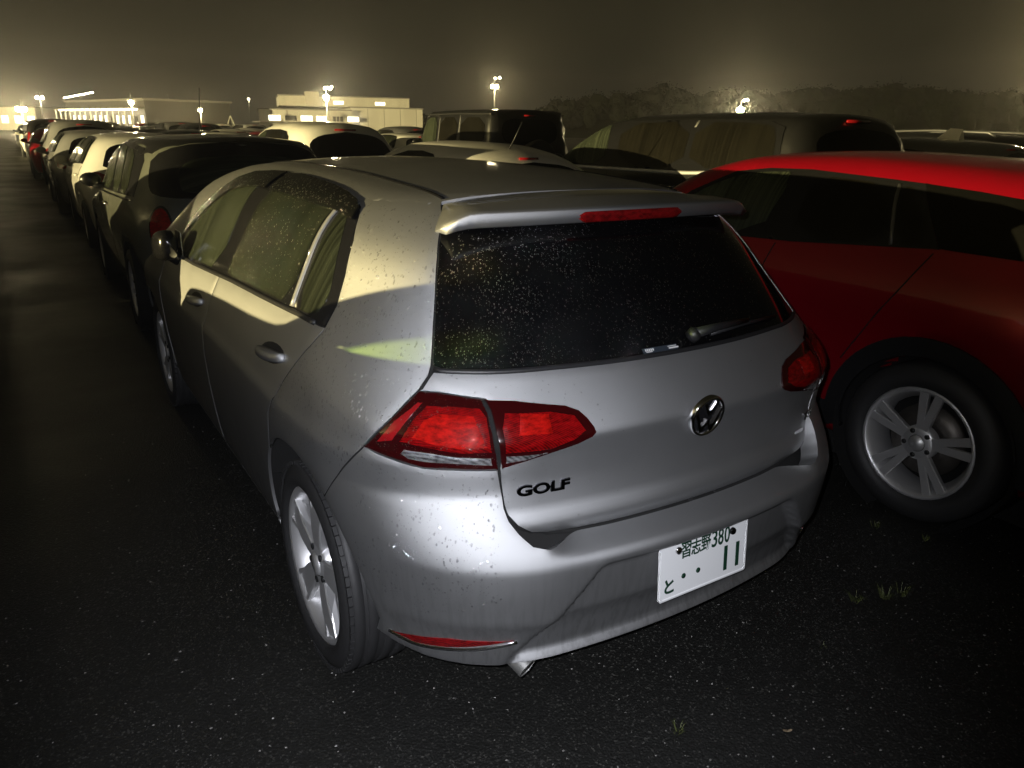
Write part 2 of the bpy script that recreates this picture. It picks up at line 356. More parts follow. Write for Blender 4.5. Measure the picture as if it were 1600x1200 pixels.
def seg_dist(poly, q):
    d = np.full(len(q), 1e9)
    for a, b in zip(poly, np.roll(poly, -1, 0)):
        ab = b-a; t = np.clip(((q-a)@ab)/max(ab@ab, 1e-12), 0, 1); d = np.minimum(d, np.linalg.norm(q-(a+t[:, None]*ab), axis=1))
    return d
def area2(p): return .5*np.sum(p[:, 0]*np.roll(p[:, 1], -1)-np.roll(p[:, 0], -1)*p[:, 1])
def fill(poly, step, holes=()):
    lo, hi = poly.min(0), poly.max(0)
    gx, gy = np.meshgrid(np.arange(lo[0]+step/2, hi[0], step), np.arange(lo[1]+step/2, hi[1], step)); gy = gy.astype(float)
    g = np.column_stack([gx.ravel(), gy.ravel()]); g = g[inside(poly, g)]
    if len(g): g = g[seg_dist(poly, g) > step*.45]
    for h in holes:
        if len(g): g = g[~inside(h, g)]
        if len(g): g = g[seg_dist(h, g) > step*.45]
    n = len(poly); ed = [(i, (i+1) % n) for i in range(n)]; pts = [poly]; k = n
    for h in holes: pts.append(h); ed += [(k+i, k+(i+1) % len(h)) for i in range(len(h))]; k += len(h)
    allp = np.vstack(pts+[g]) if len(g) else np.vstack(pts)
    v, _, f, *_r = geometry.delaunay_2d_cdt([Vector(p) for p in allp], ed, [], 0, 1e-6)
    v = np.array([tuple(p) for p in v])
    f = [t for t in f if len(t) == 3]
    cen = np.array([v[list(t)].mean(0) for t in f]) if f else np.zeros((0, 2)); keep = inside(poly, cen)
    for h in holes: keep &= ~inside(h, cen)
    f = [t for t, k_ in zip(f, keep) if k_]
    f = [t if (v[t[1]][0]-v[t[0]][0])*(v[t[2]][1]-v[t[0]][1])-(v[t[2]][0]-v[t[0]][0])*(v[t[1]][1]-v[t[0]][1]) > 0 else (t[0], t[2], t[1]) for t in f]
    return v, f
def panel(body, frame, outline, name, mat, step=.02, off=0., flange=.010, inset=.0024, roll=.0014, smooth=0, as2d=False, warp=None, holes=()):
    """outline: 3-D points (or chart points) -> mesh patch on the body, edge rolled in and turned down"""
    P = np.asarray(outline, float); q = P if as2d else frame.to2(P)
    if frame.kind == 'cyl': q = q*np.array([.9, 1])
    if smooth: q = smooth_loop(q, smooth)
    q = resample(q, step)
    if area2(q) < 0: q = q[::-1]
    hq = [resample(h, step) for h in holes]
    if inset:
        t = np.roll(q, -1, 0)-np.roll(q, 1, 0); t /= np.maximum(np.linalg.norm(t, axis=1, keepdims=True), 1e-9); q = q+np.column_stack([-t[:, 1], t[:, 0]])*inset
    v, f = fill(q, step, hq)
    vv = v/np.array([.9, 1]) if frame.kind == 'cyl' else v
    O, D = frame.rays(vv); X, hit = body.cast(O, D, n=130, L=4.4)
    N = body.N(X)
    cnt = {}
    for t in f:
        for i in range(3):
            e_ = (t[i], t[(i+1) % 3]); k_ = (min(e_), max(e_)); cnt[k_] = cnt.get(k_, 0)+1
    bnd = set()
    bedge = [e_ for e_, c in cnt.items() if c == 1]
    for e_ in bedge: bnd.update(e_)
    if callable(off): o = off(X)
    else: o = np.full(len(X), off)
    o = np.array([oo-(roll if i in bnd else 0) for i, oo in enumerate(o)])
    X2 = X+N*o[:, None]
    if warp is not None: X2 = warp(X2)
    good = [t for t in f if hit[list(t)].all()]
    V = [tuple(p) for p in X2]; F = []
    for t in good:
        a, b_, c = (X2[i] for i in t); n = np.cross(b_-a, c-a); F.append(t if n@N[t[0]] > 0 else (t[0], t[2], t[1]))
    if flange:
        cnt = {}
        for t in F:
            for i in range(3): cnt[(t[i], t[(i+1) % 3])] = 1
        m = {}
        def lo(i, dep):
            k_ = (i, dep)
            if k_ not in m: m[k_] = len(V); V.append(tuple(X2[i]-N[i]*dep))
            return m[k_]
        for (a, b_) in list(cnt):
            if (b_, a) not in cnt: F.append((b_, a, lo(a, 0.), lo(b_, 0.))) if False else F.append((lo(b_, 1e-5), lo(a, 1e-5), lo(a, flange), lo(b_, flange)))
    return mesh(name, V, F, True, mat)
def ribbon(body, frame, line, width, off, name, mat, step=.02, depth=.004, smooth=0):
    """a thin strip along a line on the body"""
    q = frame.to2(np.asarray(line, float)); q = resample(q, step, False)
    for _ in range(smooth): q[1:-1] = (q[:-2]+2*q[1:-1]+q[2:])/4
    O, D = frame.rays(q); X, h = body.cast(O, D, n=200, L=4.4); N = body.N(X)
    T = np.gradient(X, axis=0); T /= np.maximum(np.linalg.norm(T, axis=1, keepdims=True), 1e-9); S = np.cross(N, T)
    V = []; F = []
    for x, n, s_ in zip(X, N, S):
        V += [x+s_*width/2-n*depth, x+s_*width*.42+n*off, x-s_*width*.42+n*off, x-s_*width/2-n*depth]
    for i in range(len(X)-1):
        for k in range(3): F.append((i*4+k, i*4+k+1, i*4+k+5, i*4+k+4))
    F += [(0, 1, 2, 3), tuple(range(len(V)-4, len(V)))[::-1]]
    return fix_normals(mesh(name, V, F, True, mat))
def shell(body, L, zc=.62, name='body', mat=None, off=0., wells=(), wellx=.58, rw=.36, ring=72, dy=.06, cap=18, capr=.8, cut=None):
    """whole outer skin of a car as one closed mesh, with wheel wells carved out"""
    secs = [(capr, -math.pi/2*(1-i/cap)) for i in range(cap)] + [(y, 0.) for y in np.linspace(capr, L-capr, int((L-2*capr)/dy))] + [(L-capr, math.pi/2*(i+1)/cap) for i in range(cap)]
    th = np.arange(ring)*2*math.pi/ring
    O = []; D = []
    for y, ph in secs:
        d = np.column_stack([np.sin(th)*math.cos(ph), np.full(ring, math.sin(ph)), np.cos(th)*math.cos(ph)]); c = np.array([0, y, zc]); O.append(c+d*2.7); D.append(-d)
    O = np.vstack(O); D = np.vstack(D)
    class Bw:
        def F(s, P):
            f = body.F(P)-off
            for yw, zw in wells:
                f = np.maximum(f, -np.maximum(np.hypot(P[..., 1]-yw, P[..., 2]-zw)-rw, wellx-np.abs(P[..., 0])))
            return f
    bw = Bw(); X, h = Body.cast(bw, O, D, n=150, L=2.69)
    F = []; m = len(secs)
    for i in range(m-1):
        for k in range(ring): F.append((i*ring+k, (i+1)*ring+k, (i+1)*ring+(k+1) % ring, i*ring+(k+1) % ring))
    if cut is not None:
        cen = np.array([X[list(f)].mean(0) for f in F]); k_ = ~cut(cen); F = [f for f, a in zip(F, k_) if a]
    me = mesh(name, X, F, True, mat); fix_normals(me); return me

# ------------------------------------------------------------------ wheels (axis along x, outer face towards -x)
def make_wheel(rt=.316, wid=.205, rr=.232, style='five', lod=0, mat=None):
    n = 64 if lod == 0 else (40 if lod == 1 else 24); h = wid/2; parts = {}
    w = MB()
    w.lathe([(h*.72, rr), (h*.96, rr+.012), (h, rr+(rt-rr)*.45), (h*.86, rt-.012), (h*.62, rt), (0, rt+.002), (-h*.62, rt), (-h*.86, rt-.012), (-h, rr+(rt-rr)*.45), (-h*.96, rr+.012), (-h*.72, rr)], n, close=True)
    if lod == 0:
        # tread: grooves read as dark bands between raised ribs, with sipes cut at the shoulder
        for gx in (-.066, -.025, .025, .066): w.lathe([(gx-.016, rt+.001), (gx-.014, rt+.0055), (gx+.014, rt+.0055), (gx+.016, rt+.001)], n)
        for k in range(72):
            a = k*2*math.pi/72
            for sx in (-1, 1):
                c = Vector((sx*h*.76, (rt-.0045)*math.cos(a), (rt-.0045)*math.sin(a))); w.box(c, (.03, .012, .024), Matrix.Rotation(a, 3, 'X'))
    parts['tyre'] = fix_normals(w.me('tyre', tyre))
    m = MB(); o = -h*.78
    m.lathe([(h*.7, rr-.02), (-h*.2, rr-.045), (o+.012, rr-.020), (o-.004, rr-.012), (o-.010, rr-.002), (o-.004, rr+.006), (o+.012, rr+.004)], n)
    parts['rim'] = m.me('rim', mat or alloy)
    s = MB(); cen = o+.018
    def spoke(a, r0, r1, w0, w1, d0, d1, thick=.028, cup=.0, steps=5):
        V = []; F = []
        for i in range(steps+1):
            t = i/steps; r = r0+(r1-r0)*t; ww = w0+(w1-w0)*t; d = d0+(d1-d0)*t - cup*math.sin(math.pi*t)
            for (dx, dw) in ((thick, .72), (.004, 1.0), (0, .86), (0, -.86), (.004, -1.0), (thick, -.72)):
                y, z = r, dw*ww/2
                V.append((d+dx, y*math.cos(a)-z*math.sin(a), y*math.sin(a)+z*math.cos(a)))
        k6 = 6
        for i in range(steps):
            for k in range(k6): F.append((i*k6+k, i*k6+(k+1) % k6, (i+1)*k6+(k+1) % k6, (i+1)*k6+k))
        s.add(V, F, False)
    if style == 'five':
        for k in range(5):
            a = R(98+72*k)
            spoke(a, .045, rr-.012, .060, .098, cen-.012, o+.004, .03, .006)
            for sg in (-1, 1): spoke(a+sg*R(12.0), .10, rr-.012, .012, .020, cen-.010, o-.003, .02, .0, 3)
    elif style == 'split':
        for k in range(5):
            a = R(96+72*k)
            for sg in (-1, 1): spoke(a+sg*R(8.2), .055, rr-.014, .030, .040, cen-.012, o+.000, .030, .0, 3)
    else:
        for k in range(10 if style == 'ten' else 7): spoke(R(20+(36 if style == 'ten' else 51.43)*k), .05, rr-.014, .03, .034, cen-.008, o+.004, .02, 0, 2)
    parts['spokes'] = fix_normals(s.me('spokes', mat or alloy))
    hb = MB(); hb.lathe([(cen+.03, .075), (cen-.004, .075), (cen-.014, .062), (cen-.016, .036)], 28).lathe([(cen-.014, .034), (cen-.022, .032), (cen-.024, .0)], 24)
    parts['hub'] = hb.me('hub', mat or alloy)
    if lod < 2:
        for k in range(5):
            bt = MB(); a = R(134+72*k); bt.lathe([(cen-.004, .0105), (cen-.019, .0105), (cen-.020, .0)], 8, c=(0, .055*math.cos(a), .055*math.sin(a))); parts['bolt%d' % k] = bt.me('bolt', blackp)
    dk = MB(); dk.lathe([(.01, .03), (-.005, .03), (-.012, .06), (-.012, rr*.66), (.01, rr*.66)], 36)
    parts['brake_disc'] = dk.me('brake_disc', brake)
    return parts
def arch_liner(rt):
    m = MB(); m.lathe([(-.10, rt+.043), (.17, rt+.042), (.175, .05)], 40); return m.me('arch_liner', gap_m)
def add_wheel(parts, parent, x, y, z, steer=0.):
    w = bpy.data.objects.new('wheel', None); C.objects.link(w); w.parent = parent; w.location = (x, y, z); w.rotation_euler = (0, 0, (math.pi if x > 0 else 0)+steer); w.empty_display_size = .1
    for k, me in parts.items(): obj(me.name.split('.')[0], me, None, w)
    return w

# ------------------------------------------------------------------ the silver hatchback
golf = Body(kr=.35, **GOLF); gate = Body(kr=.35, **GATE)
def on_side(b, yz):
    q = np.array([(-y, z) for y, z in yz], float); O, D = SIDE.rays(q); return [tuple(p) for p in b.cast(O, D, n=200, L=4.4)[0]]
def arc(yc, zc, r, a0, a1, n=14): return [(yc+r*math.cos(R(a0+(a1-a0)*i/n)), zc+r*math.sin(R(a0+(a1-a0)*i/n))) for i in range(n+1)]
def both(parent, name, me):
    a = obj(name, me, None, parent); b_ = obj(name, mirrored(me, name), None, parent); return a, b_
def mirror_pts(P): return [(-x, y, z) for x, y, z in P[::-1]]

car = thing('hatchback', 'silver five-door hatchback seen from its rear left corner, number plate 11', 'car')
G = golf
base = shell(gate, 4.26, .62, 'inner_shell', gap_m, off=-.022, wells=((.735, .325), (3.372, .325)), rw=.40, wellx=.60); obj('inner_shell', base, None, car)
YA, ZA, RA = .735, .325, .388
# rear quarter and C-pillar
quarter = [(-.479, .579, 1.351), (-.512, .532, 1.316), (-.548, .477, 1.26), (-.582, .424, 1.19), (-.624, .357, 1.096), (-.654, .31, 1.032), (-.667, .299, 1.012), (-.696, .292, .983), (-.765, .299, .922), (-.82, .347, .843), (-.852, .415, .766)]
door_edge = [(-.802, .634, 1.07), (-.815, .64, 1.051), (-.835, .659, 1.021), (-.853, .693, .985), (-.869, .737, .94), (-.881, .798, .884), (-.895, .849, .827), (-.897, .927, .752)]
dlo = [(-.802, .635, 1.071), (-.767, .636, 1.124), (-.728, .67, 1.193), (-.679, .726, 1.275), (-.637, .789, 1.328), (-.613, .833, 1.352), (-.6, .878, 1.363), (-.59, .965, 1.374), (-.578, 1.115, 1.386), (-.573, 1.281, 1.393), (-.568, 1.457, 1.398), (-.57, 1.649, 1.398), (-.574, 1.784, 1.397), (-.597, 1.986, 1.384), (-.635, 2.113, 1.356), (-.70, 2.245, 1.288), (-.752, 2.40, 1.199), (-.811, 2.56, 1.089)]
rear_arch_top = on_side(G, arc(YA, ZA, RA, 124, 50))
Q = quarter + rear_arch_top + door_edge[::-1] + dlo[1:9] + [(-.52, .95, 1.392), (-.46, .74, 1.385), (-.436, .655, 1.383)]
qm = panel(G, Frame(62), Q, 'quarter_panel', silver, .016); both(car, 'quarter_panel', qm)
# doors
sill_z = .285
gapB = [(1.70, 1.043), (1.74, .955), (1.80, .865), (1.85, .785), (1.90, .664), (1.925, .55), (1.935, .46), (1.925, sill_z)]
gapF = [(2.60, 1.00), (2.78, .93), (2.87, .84), (2.92, .70), (2.96, .545), (2.95, .40), (2.90, sill_z)]
dr = door_edge + on_side(G, arc(YA, ZA, RA, 47, -2)) + on_side(G, [(1.14, sill_z)] + gapB[::-1] + [(1.5, 1.048), (1.163, 1.06), (.81, 1.071)])
dm = panel(G, SIDE, dr, 'rear_door', silver, .02)
df = on_side(G, gapB + gapF[::-1] + [(2.35, 1.005), (2.14, 1.015), (1.84, 1.03)])
fm = panel(G, SIDE, df, 'front_door', silver, .022)
doors = both(car, 'rear_door', dm) + both(car, 'front_door', fm)
sl = on_side(G, [(1.15, sill_z-.004), (2.93, sill_z-.004), (2.96, .205), (1.10, .205)]); both(car, 'sill', panel(G, SIDE, sl, 'sill', silver, .03, inset=0))
# front wing, bonnet, nose
fe = on_side(G, [(2.60, 1.005), (2.79, .935), (2.88, .845), (2.93, .70), (2.97, .545), (2.965, .40), (2.99, .33)] + arc(3.372, ZA, RA-.01, 172, 30) + [(3.78, .62), (3.95, .74), (3.80, .86), (3.4, .955), (3.0, 1.0)])
both(car, 'front_wing', panel(G, SIDE, fe, 'front_wing', silver, .03))
bn = [(-.74, 3.34), (.74, 3.34), (.70, 3.8), (.60, 4.02), (.4, 4.12), (-.4, 4.12), (-.60, 4.02), (-.70, 3.8)]
obj('bonnet', panel(G, TOP, np.array(bn), 'bonnet', silver, .05, as2d=True), None, car)
FRONT = Frame(180, dist=6.2)
obj('front_bumper', panel(G, FRONT, [(-.72, 4, .24), (.72, 4, .24), (.74, 4, .60), (.62, 4, .72), (-.62, 4, .72), (-.74, 4, .60)], 'front_bumper', silver, .05), None, car)
obj('grille', panel(G, FRONT, [(-.5, 4, .66), (.5, 4, .66), (.5, 4, .71), (-.5, 4, .71)], 'grille', blackp, .04, off=.006), None, car)
for s_ in (-1, 1): obj('headlamp', panel(G, FRONT, [(s_*.52, 4, .62), (s_*.72, 4, .64), (s_*.70, 4, .72), (s_*.52, 4, .71)], 'headlamp', clear_lens, .03, off=.008), None, car)
# roof
ys = np.linspace(.66, 2.34, 14)
rf = [(-.605, y) if y > .85 else (-.605+(.85-y)*.55, y) for y in ys] + [(-.53, 2.37), (-.3, 2.41), (0, 2.425), (.3, 2.41), (.53, 2.37)] + [(.605, y) if y > .85 else (.605-(.85-y)*.55, y) for y in ys[::-1]] + [(.43, .645), (.27, .612), (.05, .585), (-.05, .585), (-.27, .612), (-.43, .645)]
roof = obj('roof', panel(G, TOP, np.array(rf), 'roof', silver, .024, as2d=True, off=-.0006, inset=0), None, car)
for sg in (-1, 1):
    rb = ribbon(G, TOP, [(sg*.437, .66, 0), (sg*.437, 1.0, 0), (sg*.43, 1.5, 0), (sg*.425, 2.0, 0), (sg*.42, 2.35, 0)], .012, .0022, 'roof_ditch_trim', trimg, .03); obj('roof_ditch_trim', rb, None, roof)
ap = [(-.606, 2.0), (-.66, 2.19), (-.735, 2.39), (-.80, 2.56), (-.865, 2.60), (-.85, 3.0), (-.80, 3.3), (-.74, 3.3), (-.69, 2.85), (-.555, 2.375), (-.52, 2.2)]
both(car, 'windscreen_pillar', panel(G, TOP, np.array(ap), 'windscreen_pillar', silver, .03, as2d=True, inset=0, off=-.001))
obj('windscreen', panel(G, TOP, np.array([(-.54, 2.385), (0, 2.44), (.54, 2.385), (.68, 2.85), (.73, 3.31), (-.73, 3.31), (-.68, 2.85)]), 'windscreen', g_tint, .05, as2d=True), None, car)
# rear hatch
hl = [(-.657, .298, 1.019), (-.673, .294, 1.004), (-.697, .289, .979), (-.663, .258, .979), (-.622, .222, .974), (-.581, .192, .968), (-.578, .167, .945), (-.583, .135, .903), (-.58, .122, .857), (-.573, .125, .814), (-.565, .128, .759), (-.559, .122, .716), (-.552, .111, .690), (-.532, .096, .662), (-.495, .098, .635), (-.45, .098, .624), (-.37, .079, .621), (-.292, .07, .620), (-.182, .058, .620), (-.09, .05, .620)]
hl = [(x+.008, y, z) if 5 <= i <= 8 else (x, y, z) for i, (x, y, z) in enumerate(hl)]
top_edge = [(-.645, .29, 1.019), (-.551, .226, 1.018), (-.399, .178, 1.018), (-.221, .151, 1.017), (0, .138, 1.017)]
Hh = hl + mirror_pts(hl) + mirror_pts(top_edge[:-1])[::1][::-1][::-1] + [top_edge[-1]] + top_edge[:-1][::-1]
Hh = hl + mirror_pts(hl) + [(x*-1, y, z) for x, y, z in top_edge[:-1]] + top_edge[::-1]
hatch = obj('tailgate', panel(gate, REAR, Hh, 'tailgate', silver, .0115, flange=.016), None, car)
gl_l = [(-.512, .532, 1.316), (-.534, .504, 1.288), (-.571, .444, 1.218), (-.613, .375, 1.122), (-.648, .318, 1.044), (-.652, .302, 1.026)]
gb = [(-.64, .285, 1.0215), (-.551, .226, 1.0205), (-.399, .178, 1.0205), (-.221, .151, 1.0195)]
gt = [(-.40, .47, 1.335), (-.2, .42, 1.335)]
glp = gl_l + gb + mirror_pts(gb) + mirror_pts(gl_l) + mirror_pts(gt) + gt[::-1]
glass = obj('rear_window', panel(G, REAR, glp, 'rear_window', g_black, .02, off=-.001), None, car)
lip = ribbon(G, REAR, gl_l[::-1][:1] + gb + mirror_pts(gb), .012, .003, 'window_seal', blackp, .02); obj('window_seal', lip, None, glass)
# spoiler with high brake lamp
SP = []; ns = 41
for i in range(ns):
    s_ = -1+2*i/(ns-1); a_ = abs(s_); sg = 1 if s_ > 0 else -1
    if a_ < .82: xA = .437*a_/.82; yA = .583+.065*(xA/.437)**2; zA = None
    else: t = (a_-.82)/.18; xA = .437+(.522-.437)*t; yA = .648-.108*t; zA = 1.383-.061*t
    if zA is None: zA = float(G.t(np.array([yA]))[0])-.045*xA*xA/.36-.0035-.012*max(0, xA/.437)**4
    xC = .537*a_; drop = .030*max(0, (a_-.86)/.14)**2
    yC = .360+.27*xC*xC; zC = 1.376-.03*xC*xC-drop
    yD = yC+.012; zD = zC-.040+drop*.6
    yE = yC+.12; zE = zD-.004
    yB = (yA*.45+yC*.55); zB = zA*.42+zC*.58+.007; xB = xA*.45+xC*.55
    SP += [(sg*xA, yA, zA-.010), (sg*xA, yA, zA), (sg*xB, yB, zB), (sg*(xC*.97+xB*.03), yC+.022, zC+.0028), (sg*xC, yC+.005, zC), (sg*xC, yC, zC-.006), (sg*xC, yD, zD+.004), (sg*xC*.995, yD+.006, zD), (sg*xC*.97, yE, zE)]
k9 = 9; SF = [(i*k9+k, i*k9+k+1, (i+1)*k9+k+1, (i+1)*k9+k) for i in range(ns-1) for k in range(k9-1)] + [tuple(range(k9)), tuple(range((ns-1)*k9, ns*k9))[::-1]]
spoiler = obj('spoiler', fix_normals(mesh('spoiler', SP, SF, True, silver)), None, car)
bl = MB(); nb = 22
for dep, hh, mt in ((.0, 0, 0),):
    V = []; F = []
    for i in range(nb):
        x = -.182+.364*i/(nb-1); e_ = min(1, (1-abs(x)/.182)*9+.06)**.5; yC = .360+.27*x*x; zc = 1.376-.03*x*x-.023
        for a, b_ in ((.006, .0), (-.004, 0), (-.0065, .2), (-.0065, .8), (-.004, 1), (.006, 1)): V.append((x, yC+.006+a, zc+(.5-b_)*.030*e_))
    for i in range(nb-1):
        for k in range(5): F.append((i*6+k, i*6+k+1, (i+1)*6+k+1, (i+1)*6+k))
    bl.add(V, F, True)
hbl = obj('high_brake_lamp', fix_normals(bl.me('high_brake_lamp', red_flat)), None, spoiler)
# rear bumper
arch_low = on_side(G, arc(YA, ZA, RA, 124, 176, 16))
bot = [(-.80, .31, .292), (-.74, .215, .275), (-.66, .14, .268), (-.55, .085, .265), (-.35, .05, .265), (-.15, .035, .265)]
left = bot[::-1] + [(-.835, .345, .305)] + arch_low[::-1] + [(-.852, .415, .766), (-.82, .347, .843), (-.798, .307, .834), (-.764, .258, .824), (-.725, .216, .815), (-.674, .176, .815), (-.62, .145, .813), (-.576, .126, .811)] + hl[10:]
CYL = Frame(kind='cyl', c=(0, 1.0))
bumper = obj('rear_bumper', panel(G, CYL, left + mirror_pts(left), 'rear_bumper', silver, .0105, flange=.055), None, car)
# dark shut lines: strips lying just below the panel level
def shut(frame, line, b=G, par=car): obj('shut_line', ribbon(b, frame, line, .013, -.0035, 'shut_line', gap_m, .012, .006), None, par); obj('shut_line', mirrored(ribbon(b, frame, line, .013, -.0035, 'shut_line', gap_m, .012, .006), 'shut_line'), None, par)
shut(Frame(25), [(x-.006, y, z) for x, y, z in hl[5:9]] + hl[9:14], gate); shut(REAR, hl[13:], gate); shut(Frame(45), quarter[1:9]); shut(Frame(62), [quarter[9], quarter[10], rear_arch_top[0]])
shut(SIDE, door_edge + on_side(G, [arc(YA, ZA, RA, 48, 48, 1)[0]])); shut(SIDE, on_side(G, gapB)); shut(SIDE, on_side(G, gapF))
# tail lamps
lo_ = [(-.818, .344, .844), (-.766, .297, .92), (-.697, .289, .979), (-.663, .258, .979), (-.622, .222, .974), (-.584, .193, .968), (-.581, .169, .945), (-.586, .136, .903), (-.583, .123, .857), (-.576, .126, .816), (-.62, .145, .817), (-.674, .176, .819), (-.725, .216, .818), (-.764, .258, .827), (-.798, .307, .837)]
li_ = [(-.578, .191, .968), (-.514, .16, .964), (-.398, .117, .945), (-.367, .102, .932), (-.351, .087, .914), (-.339, .075, .894), (-.336, .067, .88), (-.347, .069, .87), (-.385, .077, .857), (-.477, .096, .838), (-.541, .113, .823), (-.57, .124, .815), (-.577, .121, .857), (-.58, .134, .903), (-.575, .166, .945)]
o_red = [(-.763, .261, .875), (-.727, .257, .926), (-.694, .254, .953), (-.643, .215, .954), (-.594, .182, .951), (-.587, .161, .934), (-.593, .136, .899), (-.592, .126, .862), (-.657, .163, .859), (-.708, .202, .867)]
o_cl = [(-.763, .259, .847), (-.756, .251, .861), (-.71, .204, .859), (-.657, .163, .852), (-.593, .129, .850), (-.589, .13, .826), (-.656, .165, .832), (-.724, .217, .832), (-.75, .244, .836)]
i_red = [(-.548, .151, .941), (-.44, .117, .936), (-.384, .098, .923), (-.363, .072, .886), (-.399, .076, .871), (-.457, .088, .856), (-.566, .116, .858), (-.565, .133, .911)]
i_cl = [(-.564, .117, .853), (-.461, .09, .849), (-.516, .105, .834), (-.562, .12, .83)]
o_core = [(-.735, .25, .885), (-.705, .245, .925), (-.672, .23, .940), (-.605, .185, .936), (-.600, .16, .905), (-.603, .13, .874), (-.66, .16, .870), (-.705, .2, .876)]
i_sq = [(-.517, .138, .938), (-.447, .116, .932), (-.451, .089, .889), (-.534, .11, .892)]
o_dark = [(-.80, .315, .862), (-.762, .292, .915), (-.708, .272, .958), (-.699, .26, .957), (-.738, .266, .917), (-.772, .275, .874)]
FA, FB = Frame(38), Frame(12)
m_lo = panel(G, FA, lo_, 'tail_lamp', red_dark, .010, off=.006, flange=.014); m_li = panel(G, FB, li_, 'tailgate_lamp', red_dark, .010, off=.006, flange=.014)
subs_o = [('lamp_core', panel(G, FA, o_core, 'lamp_core', red_bright, .009, off=.0102, flange=.004)), ('lamp_reflector', panel(G, FA, o_red, 'lamp_reflector', red_lens, .009, off=.0085, flange=.005)), ('reversing_lens', panel(G, FA, o_cl, 'reversing_lens', clear_lens, .007, off=.0085, flange=.005)), ('side_marker', panel(G, FA, o_dark, 'side_marker', red_far, .009, off=.008, flange=.004))]
subs_i = [('lamp_reflector', panel(G, FB, i_red, 'lamp_reflector', red_lens, .009, off=.0085, flange=.005)), ('reversing_lens', panel(G, FB, i_cl, 'reversing_lens', clear_lens, .007, off=.0085, flange=.005)), ('bulb_window', panel(G, FB, i_sq, 'bulb_window', red_bright, .009, off=.0108, flange=.004))]
for (nm, me, subs) in (('tail_lamp', m_lo, subs_o), ('tailgate_lamp', m_li, subs_i)):
    a, b_ = both(car, nm, me)
    for sn, sm in subs: obj(sn, sm, None, a); obj(sn, mirrored(sm, sn), None, b_)
# side glazing: black surround, three panes, smoked visors, quarter-glass bar, belt moulding
belt = [(-.847, 2.138, 1.013), (-.84, 1.839, 1.028), (-.833, 1.532, 1.044), (-.826, 1.163, 1.057), (-.817, .81, 1.071), (-.81, .688, 1.071)]
D2 = dlo + on_side(G, [(2.60, 1.03), (2.5, 1.0)]) + belt
both(car, 'window_surround', panel(G, SIDE, D2, 'window_surround', trimg, .022, off=.0012, inset=0))
def side_pane(pts, nm, mt, off=.0035, step=.022, smooth=1): return panel(G, SIDE, on_side(G, pts), nm, mt, step, off=off, flange=.004, smooth=smooth)
p_front = [(1.755, 1.045), (2.14, 1.028), (2.42, 1.018), (2.50, 1.04), (2.40, 1.17), (2.25, 1.27), (2.12, 1.335), (1.98, 1.365), (1.80, 1.378), (1.775, 1.375)]
p_rear = [(.90, 1.078), (1.163, 1.070), (1.48, 1.058), (1.62, 1.052), (1.625, 1.10), (1.60, 1.376), (1.457, 1.378), (1.28, 1.373), (1.115, 1.366), (.965, 1.352), (.955, 1.33)]
p_quart = [(.70, 1.083), (.84, 1.080), (.905, 1.335), (.88, 1.342), (.83, 1.328), (.765, 1.27), (.71, 1.19), (.675, 1.13)]
for pts, nm, mt in ((p_front, 'front_window', g_front), (p_rear, 'rear_door_window', g_side), (p_quart, 'quarter_window', g_side)): both(car, nm, side_pane(pts, nm, mt))
both(car, 'window_bar', ribbon(G, SIDE, [(-.8, .868, 1.08), (-.65, .93, 1.352)], .015, .008, 'window_bar', lgrey_p, .02))
vis_r = [(.79, 1.318), (.896, 1.329), (1.10, 1.335), (1.31, 1.341), (1.59, 1.344), (1.615, 1.40), (1.457, 1.402), (1.281, 1.397), (1.115, 1.39), (.965, 1.378), (.878, 1.367), (.82, 1.35)]
vis_f = [(1.66, 1.345), (1.75, 1.345), (1.906, 1.333), (2.078, 1.310), (2.302, 1.212), (2.47, 1.11), (2.50, 1.125), (2.40, 1.205), (2.245, 1.293), (2.113, 1.36), (1.986, 1.388), (1.784, 1.400), (1.655, 1.402)]
for pts in (vis_r, vis_f): both(car, 'rain_visor', panel(G, SIDE, on_side(G, pts), 'rain_visor', visor_m, .018, off=.012, flange=.006))
both(car, 'belt_moulding', ribbon(G, SIDE, belt[::-1] + [(-.85, 2.4, 1.005)], .016, .006, 'belt_moulding', blackp, .03))
# door handles: dark cup with a silver grip bridging it
for (yc, zc, par) in ((.915, .940, doors[:2]), (1.985, .895, doors[2:])):
    cup = [(yc+.11*math.cos(t), zc+.033*math.sin(t)-.10*.11*math.cos(t)*0 - .12*(.11*math.cos(t))) for t in np.linspace(0, 2*math.pi, 18)[:-1]]
    hc = panel(G, SIDE, on_side(G, cup), 'handle_cup', blackp, .012, off=.0025, flange=.003)
    X = on_side(G, [(yc+.115-.23*i/8, zc-.12*(.115-.23*i/8)-.002) for i in range(9)])
    hg = MB(); prof = []
    V = []; F = []
    for i, p in enumerate(X):
        t = i/8; lift = .012+.022*math.sin(math.pi*t)**.6; hgt = .013+.004*math.sin(math.pi*t)
        for dx, dz in ((.006, -hgt*.8), (-lift*.75, -hgt), (-lift, -hgt*.5), (-lift, hgt*.5), (-lift*.75, hgt), (.006, hgt*.8)): V.append((p[0]+dx, p[1], p[2]+dz))
    for i in range(8):
        for k in range(6): F.append((i*6+k, i*6+(k+1) % 6, (i+1)*6+(k+1) % 6, (i+1)*6+k))
    F += [tuple(range(6)), tuple(range(48, 54))[::-1]]; hg.add(V, F, True); hm = fix_normals(hg.me('handle', silver))
    for par_, f_ in zip(par, (lambda m, n: m, mirrored)): obj('handle_cup', f_(hc, 'handle_cup'), None, par_); obj('handle', f_(hm, 'handle'), None, par_)
